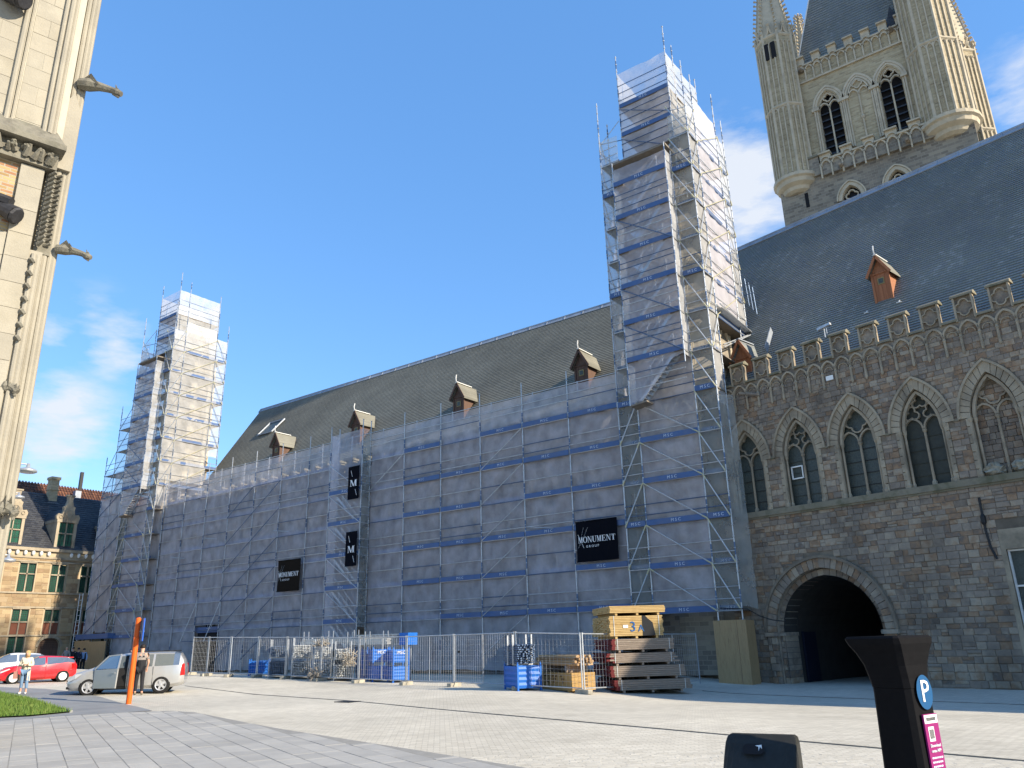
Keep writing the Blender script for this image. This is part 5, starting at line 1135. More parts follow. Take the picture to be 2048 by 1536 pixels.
for i, (a, b) in enumerate(zip(FP, FP[1:])):
    d = b-a; L_ = d.length-.1; T = thing('mesh_fence', FL[i], 'fence', a, atan2(d.y, d.x), 'mesh fence panels round the material pen'); sl_ = d.z/max(L_, .1)
    P = lambda x, z: (x+.05, 0, z+sl_*x); q = MB()
    for x in (0, L_): q.tube(P(x, .05), P(x, 2.02), .027, 6)
    for z in (.18, 1.98): q.tube(P(0, z), P(L_, z), .022, 6)
    if L_ > 3: q.tube(P(L_/2, .18), P(L_/2, 1.98), .016, 5)
    q.build('frame', m_steel, T); q = MB(); n = int(L_/.15)
    for k in range(1, n): q.tube(P(L_*k/n, .18), P(L_*k/n, 1.98), .0032, 3, cap=False)
    for k in range(1, 9): q.tube(P(0, .18+.2*k), P(L_, .18+.2*k), .0042, 3, cap=False)
    q.build('wire_mesh', m_steel, T)
    if i == 8: q = MB(); q.box(.3, .5, -.02, -.01, 1.28, 1.36); q.build('tag_plate', m_iron, T)
    q = MB(); q.cbox(-.11, .11, -.33, .33, 0, .14, .02); q.box(-.05, .05, -.06, .06, .14, .15); o = q.build('concrete_block', m_block); o.location = a; o.rotation_euler = (0, 0, atan2(d.y, d.x)+.1*i % .5); tag(o, 'concrete foot block under the near end of '+FL[i].replace('mesh fence ', 'the ')[:60].rstrip().rsplit(' ', 1)[0] if False else 'concrete foot block of the '+' '.join(FL[i].replace('mesh ', '').split()[:10]).strip(','), 'foot block', 'concrete blocks holding up the fence')
o = m_ = None
# ---------------------------------------------------------------- stacked planks
m_newp = mat('new_timber', [(.40, .26, .10), (.50, .345, .15), (.35, .215, .075)], 5, .8, .2, 40, objr=.5)
m_oldp = mat('weathered_planks', [(.17, .13, .10), (.28, .22, .17), (.22, .175, .135), (.33, .27, .21)], 5, .9, .3, 40, objr=.6)
m_red = mat('red_end_paint', [(.10, .014, .013), (.15, .02, .019)], 6, .7)
m_strap = mat('pale_strap', [(.55, .55, .52)], rough=.5)
ER = R(43.2)
def bundle(lb, corner, z0, wl, dp, layers, th, m, ends, jit=.03, npl=9, off=(0, 0), straps=2, grp='plank bundles of the big stack'):
    T = thing('plank_bundle', lb, 'plank bundle', (corner.x+off[0]*cos(ER)-off[1]*sin(ER), corner.y+off[0]*sin(ER)+off[1]*cos(ER), z0), ER, grp); pw = dp/npl
    q = MB(); q.cbox(0, wl, 0, pw-.006, 0, th-.006, .006); me = q.mesh('plank'); me.materials.append(m); eme = None
    if ends: q = MB(); q.box(-.006, .12, -.003, pw-.004, .0, th-.004); eme = q.mesh('painted_end'); eme.materials.append(ends)
    for k in range(layers):
        for j in range(npl):
            if 0 < j < npl-1 and 0 < k < layers-1 and not ends and False: continue
            x = rnd.uniform(-jit, jit); o = part('plank', me, m, T, (x, j*pw+rnd.uniform(-.004, .004), k*th))
            if ends: part('painted_end', eme, ends, o)
    q = MB()
    for i in range(straps): x = wl*(.08+.84*i/max(1, straps-1)); q.box(x, x+.02, -.012, -.004, 0, layers*th+.006); q.box(x, x+.02, -.01, dp, layers*th, layers*th+.006)
    q.build('strap', m_strap, T)
    q = MB()
    for i in range(3): x = wl*(.1+.38*i); q.box(x, x+.08, .03, dp-.03, -.09, -.001)
    q.build('bearer', m, T); return T
C0 = gp(1232, 1387)
BZ = C0.z+.09
bundle('grey weathered plank bundle with red ends, lowest of the stack', C0, BZ, 2.75, 3.0, 5, .068, m_oldp, m_red, .05)
bundle('grey weathered plank bundle with red ends, second from the ground', C0, BZ+.44, 2.72, 3.0, 6, .062, m_oldp, m_red, .04, off=(-.12, .02))
bundle('rough split grey plank bundle in the middle of the stack', C0, BZ+.91, 2.45, 3.0, 5, .066, m_oldp, m_red, .12, off=(-.14, .05))
bundle('grey brown plank bundle under the new yellow timber', C0, BZ+1.35, 2.28, 3.0, 6, .062, m_oldp, m_red, .03, off=(-.02, .03))
YB = bundle('thick bundle of new yellow boards with a sprayed blue figure', C0, BZ+1.82, 1.98, 3.0, 12, .058, m_newp, None, .03, off=(-.08, .02), straps=2)
bundle('thin bundle of new yellow boards topping the stack', C0, BZ+2.62, 2.06, 3.0, 5, .05, m_newp, None, .02, off=(-.05, .0), straps=0)
part('lettering', textmesh('3', .5), mat('blue_spray', [(.02, .10, .28)]), YB, (.86, -.012, .30), (pi/2, 0, 0)); part('lettering', textmesh('A', .34), bpy.data.materials['blue_spray'], YB, (1.16, -.012, .25), (pi/2, 0, 0))
q = MB(); q.prism([(1.22, .0), (1.68, .0), (1.60, .45), (1.42, .60), (1.34, .69), (1.22, .69)], -.012, -.009); q.build('dark_patch', m_iron, YB); q = MB(); q.box(.5, .68, -.014, -.01, .28, .38); q.build('paper_label', m_white, YB)  # flat dark shape on the right of the bundle's face
# printed pack of boards with round posts lying on it
m_osb = mat('particle_board', [(.34, .205, .075), (.41, .265, .105)], 8, .85, .2, 60); m_ink = mat('brown_ink', [(.10, .05, .02)])
E2 = R(65); Cn = gp(1145, 1386); T = thing('board_pack', 'tan pack of chipboard with stamped printing on its side', 'board pack', Cn, E2); Lp = 3.1
q = MB()
for k in range(12): q.cbox(rnd.uniform(-.004, .004), .98, rnd.uniform(-.004, .004), Lp, .06+.049*k, .06+.049*k+.0475, .003)
me = None; q.build('board', m_osb, T, kind='stuff'); q = MB()
for y in (.2, 1.5, 2.8): q.box(.0, .98, y, y+.12, 0, .06)
q.build('bearer', m_osb, T)
q = MB(); rr = random.Random(11)
for c in range(4):
    for l in range(3):
        y = .62+c*.58; n = rr.randint(4, 6)
        for k in range(n):
            a = y+.075*k-.2; z = .50-.10*l
            if rr.random() < .6: q.box(-.008, -.004, a, a+.012, z, z+.06); q.box(-.008, -.004, a+.04, a+.052, z, z+.06); q.box(-.008, -.004, a, a+.05, z+rr.choice((0, .025, .05)), z+rr.choice((.035, .06)))
for l in range(4):
    for k in range(3): q.box(.5+.06*k, .53+.06*k, -.008, -.004, .5-.1*l, .56-.1*l)
q.build('stamped_print', m_ink, T)
PL = thing('post_bundle', 'strapped bundle of round brown posts lying on the board pack', 'post bundle', (Cn.x, Cn.y, Cn.z+.66), E2); m_post = mat('round_posts', [(.22, .13, .06), (.36, .23, .12), (.5, .36, .2)], 5, .85, objr=.7)
q = MB(); q.tube((0, 0, 0), (0, 2.7, 0), .05, 8); me = q.mesh('post'); me.materials.append(m_post)
for r_ in range(4):
    for k in range(9-r_): part('post', me, m_post, PL, (.12+.098*k+.049*r_, .0+rnd.uniform(-.12, .12), .27+.088*r_))
q = MB(); q.box(.05, .95, .4, .5, 0, .22); q.box(.05, .95, 2.0, 2.1, 0, .22); q.build('bearer', m_oldp, PL)
# ---------------------------------------------------------------- blue pallet boxes and scaffold parts
m_crate = mat('blue_painted_steel', [(.012, .10, .40), (.02, .15, .52)], 2, .45, .1, 20, stain=.15, ssc=2, dirt=(.05, .08, .14))
def crate(lb, p, rz, wx_, dy_, h, grp='blue steel pallet boxes', txt=True):
    T = thing('pallet_box', lb, 'pallet box', p, rz, grp)
    for (x, y) in ((0, 0), (wx_, 0), (0, dy_), (wx_, dy_)):
        q = MB(); q.box(x-.03, x+.03, y-.03, y+.03, 0, h+.06); q.box(x-.05, x+.05, y-.05, y+.05, 0, .02); q.lathe([(.02, h+.06), (.02, h+.12)], 6, (x, y)); q.build('post', m_crate, T)
    for s, (L_, f) in enumerate(((wx_, lambda t, d, z: (t, -d, z)), (wx_, lambda t, d, z: (t, dy_+d, z)), (dy_, lambda t, d, z: (-d, t, z)), (dy_, lambda t, d, z: (wx_+d, t, z)))):
        q = MB(); n = 8; zs = [.1+(h-.12)*k/n for k in range(n+1)]
        for k in range(n):
            d0, d1 = (.0, .025) if k % 2 == 0 else (.025, .0); q.quad(f(.03, d0, zs[k]), f(L_-.03, d0, zs[k]), f(L_-.03, d1, zs[k+1]), f(.03, d1, zs[k+1]))
        q.build('side_panel', m_crate, T)
    q = MB(); q.box(0, wx_, 0, dy_, .09, .11); q.box(0, wx_, -.01, .02, h-.04, h); q.box(0, wx_, dy_-.02, dy_+.01, h-.04, h); q.build('floor_panel', m_crate, T)
    if txt: part('lettering', textmesh('MSC', .2), m_print, T, (wx_*.5, -.035, h-.14), (pi/2, 0, 0))
    return T
p = gp(745, 1364); cr = R(58)
crate('lower left blue pallet box of the lettered four', p, cr, .78, 1.15, .70, txt=False); crate('upper left blue pallet box with white MSC lettering', p+Vector((0, 0, .78)), cr, .78, 1.15, .66)
p2 = gp(786, 1366); crate('lower right blue pallet box of the lettered four', p2, cr, .72, 1.15, .70, txt=False); crate('upper right blue pallet box with white MSC lettering', p2+Vector((0, 0, .78)), cr, .72, 1.15, .66)
p = gp(722, 1361); crate('dark shaded blue pallet box beside the lettered four', p, R(60), .5, 1.0, 1.4, txt=False)
p = gp(497, 1352); crate('lone low blue pallet box behind the fence by the tube stack', p, R(50), 1.0, 1.2, .75, txt=False)
p = gp(1040, 1384); crate('blue pallet box behind the printed board pack', p+Vector((-.3, .3, 0)), R(60), .9, 1.2, .85, txt=False)
def tubes(lb, p, rz, n_, m_n, L_, z0, m, r=.03, grp='bundles of scaffold tubes behind the fence', jit=.1):
    T = thing('tube_bundle', lb, 'tube bundle', (p.x, p.y, p.z), rz, grp); q = MB()
    for i in range(n_):
        for j in range(m_n): x = i*.075+rnd.uniform(-.008, .008); z = z0+.05+j*.075+rnd.uniform(-.008, .008); a = rnd.uniform(-jit, jit); q.tube((x, a, z), (x+rnd.uniform(-.01, .01), L_+a, z), r, 6); q.lathe([(r*1.3, -.02), (r*1.3, .02)], 5) if False else None
    q.build('tube', m, T, kind='stuff'); q = MB(); W = n_*.075
    for y in (.4, L_-.4):
        for x in (-.05, W+.02): q.box(x-.025, x+.025, y-.025, y+.025, 0, z0+m_n*.075+.35)
        q.box(-.07, W+.05, y-.03, y+.03, z0-.04, z0)
    q.build('rack', m_steel, T); return T
m_pipe = mat('bright_galvanised_tube', [(.30, .32, .33), (.48, .50, .51), (.62, .63, .62)], 9, .5, metal=.15)
for lb, px, py, up, n_, k_, L_, z0, m in (('blue capped tube bundle in the lower rack', 532, 1357, 0, 11, 9, 2.2, .12, m_steeld), ('blue tube bundle in the upper rack', 534, 1357, .95, 10, 7, 2.1, .05, m_steeld),
        ('grey tube bundle with bright cut ends in the lower rack', 578, 1359, 0, 11, 9, 2.4, .12, m_pipe), ('grey tube bundle in the upper rack', 580, 1359, .95, 11, 8, 2.3, .05, m_pipe),
        ('grey tube bundle behind the first coupler heap', 622, 1361, 0, 11, 9, 2.4, .12, m_pipe), ('grey tube bundle raised above the first coupler heap', 624, 1361, .95, 10, 7, 2.3, .05, m_pipe),
        ('grey tube bundle standing next to the blue crates', 664, 1363, 0, 11, 8, 2.4, .12, m_pipe), ('grey tube bundle raised next to the blue crates', 666, 1363, .95, 9, 6, 2.2, .05, m_pipe)):
    tubes(lb, gp(px, py)+Vector((0, .15, up)), R(50), n_, k_, L_, z0, m)
tubes('blue and white tube heap on the pallet box by the board pack', gp(1035, 1384)+Vector((-.2, .4, .9)), R(60), 9, 9, 1.3, .0, m_steeld)
m_rust = mat('dull_couplers', [(.16, .13, .10), (.33, .29, .235), (.46, .42, .35)], 9, .6, metal=.3)
def heap(lb, p, w_, h, n, m, z=.1):
    n = int(n*1.8)
    T = thing('coupler_heap', lb, 'coupler heap', p, 0, 'heaps of loose couplers'); q = MB()
    for k in range(n): c = Vector((rnd.gauss(0, w_*.4), rnd.gauss(0, w_*.3), z+abs(rnd.gauss(0, 1))*h*.4)); d = Vector((rnd.uniform(-1, 1), rnd.uniform(-1, 1), rnd.uniform(-1, 1))).normalized()*rnd.uniform(.04, .12); q.tube(c-d, c+d, .017, 5)
    q.build('coupler', m, T, kind='stuff')
heap('dull metal coupler heap between the grey tubes and blue crates', gp(694, 1364), .5, .7, 110, m_rust, .75); heap('dull metal coupler heap low at the fence by the grey tube ends', gp(628, 1362), .5, .5, 90, m_rust, .1); heap('pale coupler heap above the grey tubes', gp(640, 1361), .5, .3, 60, m_rust, 1.6)
def decks(lb, p, rz, n, L_, z0, m, grp=None):
    T = thing('deck_stack', lb, 'deck stack', (p.x, p.y, p.z+z0), rz); q = MB(); q.box(0, L_, 0, .32, 0, .06); me = q.mesh('steel_deck'); me.materials.append(m)
    for k in range(n): part('steel_deck', me, m, T, (rnd.uniform(-.08, .08), rnd.uniform(-.03, .03), .068*k))
    q = MB()
    for x in (.2, L_*.5, L_-.2): q.box(x-.02, x+.02, -.03, .0, -1.4, .068*n+.35); q.box(x-.02, x+.02, .33, .36, -1.4, .068*n+.35)
    q.build('rack_post', m_steel, T)
decks('stack of grey steel decks on top of the tube racks', gp(578, 1358)+Vector((0, .6, 0)), R(10), 4, 3.6, 1.62, m_alu); decks('stack of pale steel decks beside the ladder frames', gp(660, 1362)+Vector((0, .8, 0)), R(8), 4, 2.6, 1.60, m_alu)
T = thing('frame_stack', 'stack of ladder frames with blue ends above the pallet boxes', 'frame stack', gp(664, 1363)+Vector((0, 1.4, 1.55)), R(12))
for k in range(9): q = MB(); y = .09*k; q.bar((0, y, .05), (3.0, y, .05), .04, .05); q.bar((0, y, .5), (3.0, y, .5), .04, .05); [q.bar((.2+.24*i, y, .05), (.2+.24*i, y, .5), .03, .03) for i in range(12)]; q.build('ladder_frame', m_alu, T)
q = MB(); q.box(2.55, 3.05, -.05, .8, .0, .56); q.build('blue_end', m_crate, T); q = MB(); [q.box(x-.03, x+.03, y-.03, y+.03, -1.6, 0) for x in (.3, 2.7) for y in (0, .75)]; q.build('trestle', m_steel, T)
# ---------------------------------------------------------------- vehicles
m_tyre = mat('tyre_rubber', [(.012, .012, .012)], rough=.8); m_rim = mat('alloy', [(.55, .55, .56)], rough=.35, metal=.6); m_rimw = mat('white_alloy', [(.8, .8, .8)], rough=.4)
m_glass = mat('car_glass', [(.30, .34, .36)], rough=.05, metal=.75); m_trim = mat('black_trim', [(.01, .01, .011)], rough=.6); m_lamp = mat('lamp_lens', [(.5, .5, .48)], rough=.12, spec=.7); m_tail = mat('red_lens', [(.4, .01, .01)], rough=.15)
def paint(n, c, met=.0):
    m = mat(n, [c], rough=.28, metal=met, spec=.6); b = m.node_tree.nodes['Principled BSDF']; b.inputs['Coat Weight'].default_value = .8; b.inputs['Coat Roughness'].default_value = .05; return m
def wheel(T, x, y, r, spokes, mr, side):
    q = MB(); q.M = Matrix.Translation((x, y, r)) @ Matrix.Rotation(-side*pi/2, 4, 'X'); q.lathe([(r*.62, -.1), (r*.93, -.11), (r, -.08), (r, .07), (r*.95, .1), (r*.66, .105)], 24, cap=False); w_ = q.build('wheel', m_tyre, T, smooth=False)
    q = MB(); q.M = Matrix.Translation((x, y, r)) @ Matrix.Rotation(-side*pi/2, 4, 'X'); n = 24
    q.add([(r*a*cos(2*pi*i/n), r*a*sin(2*pi*i/n), z) for a, z in ((.68, .108), (.58, .10), (.58, .04)) for i in range(n)], [(j*n+i, j*n+(i+1) % n, (j+1)*n+(i+1) % n, (j+1)*n+i) for j in range(2) for i in range(n)])
    for k in range(spokes): a = 2*pi*k/spokes; wd = .085 if spokes < 8 else .03; q.bar((r*.08*cos(a), r*.08*sin(a), .09), (r*.62*cos(a), r*.62*sin(a), .085), wd, .03, (0, 0, 1))
    q.lathe([(r*.16, .08), (r*.16, .11), (.01, .115)], 12); q.build('rim', mr, w_)
    q = MB(); q.M = Matrix.Translation((x, y, r)) @ Matrix.Rotation(-side*pi/2, 4, 'X'); q.lathe([(r*.6, .02), (.01, .025)], 16, cap=False); q.build('brake_disc', m_trim, w_)
def car(name, lb, pf, pr, wb, fx, st, glass, screens, mp_, r, spokes, mr, door=None, lights=None, cat='car'):
    d = pf-pr; sc = d.length/wb; rz = atan2(d.y, d.x); h = Vector((cos(rz), sin(rz), 0)); lf = Vector((-sin(rz), cos(rz), 0)); o0 = pr+h*(wb/2*sc)-lf*(.76*sc); T = thing(name, lb, cat, (o0.x, o0.y, (pf.z+pr.z)/2), rz); T.scale = (sc,)*3
    def ring(s):
        x, zs, zb, zr, ws, wb_, wr = s; wm = max(ws, wb_)+.02; H = [(0, zs), (ws*.85, zs), (ws, zs+.13), (wm, zs+(zb-zs)*.55), (wb_, zb), (wr+(wb_-wr)*.12, zr-(zr-zb)*.16), (wr*.86, zr-.012), (0, zr+.012)]
        return [(x, y, z) for y, z in H]+[(x, -y, z) for y, z in reversed(H[1:-1])]
    rings = [ring(s) for s in st]; n = len(rings[0]); V = [p for rg in rings for p in rg]; body = MB(); gl = MB(); body.add(V, []); gl.add(V, []); hid = MB(); hid.add(V, [])
    for i in range(len(st)-1):
        for k in range(n):
            f = (i*n+k, i*n+(k+1) % n, (i+1)*n+(k+1) % n, (i+1)*n+k); side = k in (4, n-5); top = k in (5, 6, n-6, n-7)
            if (side and i in glass) or ((top or side) and i in screens): gl.f.append(f); gl.t.append(.5)
            elif door and k in (1, 2, 3) and i in door: hid.f.append(f); hid.t.append(.5)
            elif door and side and k == 4 and i in door: hid.f.append(f); hid.t.append(.5)
            else: body.f.append(f); body.t.append(.5)
    for e, fl in ((0, 1), (len(st)-1, 0)): f = tuple(e*n+k for k in range(n)); body.f.append(f if fl else f[::-1]); body.t.append(.5)
    b = body.build('body', mp_, T, smooth=True); bv = b.modifiers.new('edge', 'EDGE_SPLIT'); bv.split_angle = R(38); 
    grp = {}
    for f in gl.f:
        i, k = f[0]//n, f[0] % n; key = ('w', i > 8) if k in (5, 6, n-6, n-7) or i in screens else ('s', k < 7, i if i-1 not in glass else (i-1 if i-2 not in glass else i-2)); grp.setdefault(key, []).append(f)
    for key, fs in grp.items():
        q = MB(); us = sorted({v for f in fs for v in f}); mp_i = {v: a for a, v in enumerate(us)}; q.add([V[v] for v in us], [tuple(mp_i[v] for v in f) for f in fs]); q.build('window' if key[0] == 's' else 'windscreen', m_glass, T)
    if hid.f: hid.build('door_opening', m_trim, T)
    for x, nm in ((wb/2, 'f'), (-wb/2, 'r')):
        for s in (1, -1):
            q = MB(); q.M = Matrix.Translation((x, s*.79, r)) @ Matrix.Rotation(-s*pi/2, 4, 'X'); q.lathe([(r*1.09, -.2), (r*1.09, .075), (r*.9, .078), (r*.9, -.2)], 24, cap=False); q.build('wheel_arch', m_trim, T); wheel(T, x, s*.80, r, spokes, mr, s)
    return T, sc
silver = paint('silver_paint', (.40, .40, .395), .35); redp = paint('red_paint', (.62, .008, .012)); whitep = paint('white_car_paint', (.75, .75, .74))
VAN = [(2.2, .34, .56, .60, .52, .52, .44), (2.12, .22, .66, .71, .72, .66, .58), (1.9, .2, .80, .87, .83, .77, .68), (1.55, .2, .90, .99, .86, .82, .73), (1.3, .2, .95, 1.06, .87, .84, .72), (1.17, .2, .97, 1.13, .87, .85, .70), (.72, .2, 1.0, 1.37, .87, .86, .64), (.36, .2, 1.02, 1.54, .87, .86, .60), (.1, .2, 1.03, 1.59, .87, .86, .60), (-.02, .2, 1.03, 1.6, .87, .86, .60), (-.10, .2, 1.03, 1.605, .87, .86, .60), (-.95, .2, 1.05, 1.62, .87, .86, .60), (-1.03, .2, 1.05, 1.62, .87, .86, .60), (-1.75, .22, 1.07, 1.6, .86, .84, .59), (-1.98, .25, 1.08, 1.55, .85, .82, .57), (-2.14, .3, 1.05, 1.30, .82, .80, .62), (-2.22, .38, .9, .98, .76, .74, .64)]
V1, vs = car('parked_van', 'silver people carrier with its driver door standing open', gp(175, 1391), gp(320, 1387), 2.70, 0, VAN, {6, 7, 10, 12}, {5, 6, 13} , silver, .325, 5, m_rim, door={5, 6, 7, 8})
q = MB(); HX = 1.14; ang = R(38); q.M = Matrix.Translation((HX, .88, 0)) @ Matrix.Rotation(-ang, 4, 'Z'); q.add([(0, 0, .28), (-1.18, 0, .28), (-1.22, 0, 1.02), (0, 0, .98), (0, .06, .28), (-1.18, .06, .28), (-1.22, .06, 1.02), (0, .06, .98)], [(0, 1, 2, 3), (7, 6, 5, 4), (0, 4, 5, 1), (1, 5, 6, 2), (2, 6, 7, 3), (3, 7, 4, 0)])
for a, b in (((.02, .03, 1.0), (-.55, -.08, 1.5)), ((-.55, -.08, 1.5), (-1.15, -.12, 1.55)), ((-1.15, -.12, 1.55), (-1.21, .03, 1.0))): q.bar(a, b, .05, .05)
dr = q.build('door', silver, V1); q = MB(); q.M = Matrix.Translation((HX, .88, 0)) @ Matrix.Rotation(-ang, 4, 'Z'); q.box(-1.12, -.94, .06, .09, .84, .88); q.build('handle', silver, dr); q = MB(); q.M = Matrix.Translation((HX, .88, 0)) @ Matrix.Rotation(-ang, 4, 'Z'); q.add([(-.05, .03, 1.02), (-1.18, .03, 1.02), (-1.12, -.1, 1.52), (-.55, -.07, 1.47)], [(0, 1, 2, 3)]); q.build('window', m_glass, dr)
def carbits(T, st, hl, tl, grille, sills, mirror=None, plate=True):
    for s in (1, -1):
        q = MB(); q.add([(x, s*y, z) for x, y, z in hl], [tuple(range(len(hl)))]); q.build('headlight', m_lamp, T); q = MB(); q.add([(x, s*y, z) for x, y, z in tl], [tuple(range(len(tl)))]); q.build('tail_light', m_tail, T)
        q = MB()
        for a, b in sills: q.bar((a[0], s*a[1], a[2]), (b[0], s*b[1], b[2]), .012, .012)
        q.build('panel_gap', m_trim, T)
        if mirror: x, y, z = mirror; q = MB(); q.lathe([(.02, -.08), (.09, -.04), (.09, .06), (.03, .1)], 8); q.v = [(x+a*.7, s*y+b, z+c) for a, b, c in q.v]; q.build('mirror', T.children[0].data.materials[0], T)
    q = MB()
    for g_ in grille: q.box(*g_)
    q.build('grille', m_trim, T)
carbits(V1, VAN, [(1.62, .885, .86), (1.86, .865, .66), (2.15, .735, .54), (2.14, .70, .66), (1.9, .80, .83)], [(-2.06, .875, .66), (-2.24, .80, .68), (-2.20, .82, 1.12), (-2.10, .85, 1.14)], [(2.1, 2.235, -.45, .45, .48, .60), (2.0, 2.2, -.62, .62, .27, .36), (1.95, 2.14, .42, .72, .28, .38)], [((-.06, .885, .3), (-.06, .885, 1.02)), ((-1.0, .885, .3), (-1.0, .885, 1.04)), ((.9, .885, .3), (.9, .885, .98)), ((-.06, .89, .26), (.9, .89, .26)), ((-.15, .895, .84), (-.32, .895, .84))], (.85, .98, 1.08))
q = MB(); q.box(-1.9, -.1, .55, .60, 1.62, 1.66); q.box(-1.9, -.1, -.60, -.55, 1.62, 1.66); q.build('roof_rail', m_trim, V1)
HAT = [(1.97, .34, .56, .60, .50, .50, .42), (1.88, .2, .68, .74, .70, .64, .55), (1.6, .18, .82, .89, .82, .76, .66), (1.05, .18, .90, .98, .85, .82, .70), (.8, .18, .92, 1.03, .85, .83, .68), (.35, .18, .94, 1.30, .85, .83, .60), (.05, .18, .95, 1.43, .85, .83, .57), (-.28, .18, .97, 1.46, .85, .83, .56), (-.36, .18, .97, 1.46, .85, .83, .56), (-1.15, .2, 1.04, 1.42, .85, .83, .54), (-1.45, .22, 1.08, 1.38, .85, .82, .52), (-1.8, .28, 1.02, 1.22, .82, .80, .56), (-1.95, .36, .86, .96, .76, .74, .62)]
rp_f, rp_r = gp(24, 1367), gp(123, 1363); dd = (rp_r-rp_f).normalized()
V2, s2 = car('parked_car', 'bright red hatchback with white spoked wheels behind the woman', rp_f, rp_r, 2.49, 0, HAT, {5, 6, 8, 9}, {4, 5, 10}, redp, .31, 16, m_rimw)
carbits(V2, HAT, [(1.45, .86, .78), (1.9, .745, .58), (1.9, .70, .67), (1.5, .83, .83)], [(-1.7, .865, .72), (-1.92, .80, .74), (-1.84, .84, 1.0), (-1.66, .865, 1.0)], [(1.8, 1.98, -.5, .5, .3, .46), (1.78, 1.93, .5, .68, .25, .36)], [((-.32, .865, .3), (-.32, .865, .96)), ((.75, .865, .3), (.75, .865, .9)), ((-.32, .865, .28), (.75, .865, .28)), ((-.12, .87, .82), (-.3, .87, .82))], (.68, .95, 1.0)); q = MB(); q.box(-1.76, -1.42, -.5, .5, 1.315, 1.36); q.build('spoiler', redp, V2)
lfv = Vector((-dd.y, dd.x, 0)); wf = rp_f+lfv*2.8-dd*.9 if (rp_f+lfv*3.1).length > rp_f.length else rp_f-lfv*2.8-dd*.9
SUV = [(a*1.08, b+.03, c+.10, e+.12, f, g_, h_) for a, b, c, e, f, g_, h_ in HAT]; wf.z = gz(wf.x, wf.y); wr_ = wf+dd*(rp_r-rp_f).length*1.05; wr_.z = gz(wr_.x, wr_.y)
V3, s3 = car('parked_car', 'white car half hidden behind the red hatchback', wf, wr_, 2.6, 0, SUV, {5, 6, 8, 9}, {4, 5, 10}, whitep, .33, 10, m_rim)
carbits(V3, SUV, [(1.5, .82, .9), (1.95, .70, .72), (1.95, .68, .8), (1.55, .79, .94)], [(-1.8, .84, .82), (-2.0, .79, .84), (-1.95, .82, 1.1), (-1.8, .84, 1.1)], [(1.9, 2.1, -.5, .5, .35, .5)], [((-.34, .87, .35), (-.34, .87, 1.05))], (.72, .95, 1.1))
# ---------------------------------------------------------------- people
def skin(name, vs, es, rad, m, parent, sub=1, root=0):
    me = bpy.data.meshes.new(name); me.from_pydata(vs, es, []); o = bpy.data.objects.new(name, me); COL.objects.link(o); sk = o.modifiers.new('s', 'SKIN'); sk.use_smooth_shade = True
    if not me.skin_vertices: me.skin_vertices.new()
    d = me.skin_vertices[0].data
    for i, r in enumerate(rad): d[i].radius = (r, r) if not isinstance(r, tuple) else r; d[i].use_root = i == root
    sb = o.modifiers.new('u', 'SUBSURF'); sb.levels = sub; sb.render_levels = sub
    dg = bpy.context.evaluated_depsgraph_get(); dg.update(); nm = bpy.data.meshes.new_from_object(o.evaluated_get(dg)); bpy.data.objects.remove(o)
    nm.name = name; nm.materials.clear(); nm.materials.append(m); r = link(bpy.data.objects.new(name, nm), parent); nm.polygons.foreach_set('use_smooth', [True]*len(nm.polygons)); return r
m_skin = mat('skin', [(.52, .30, .21)], rough=.55); m_white_shoe = mat('white_shoes', [(.7, .7, .68)], rough=.6)
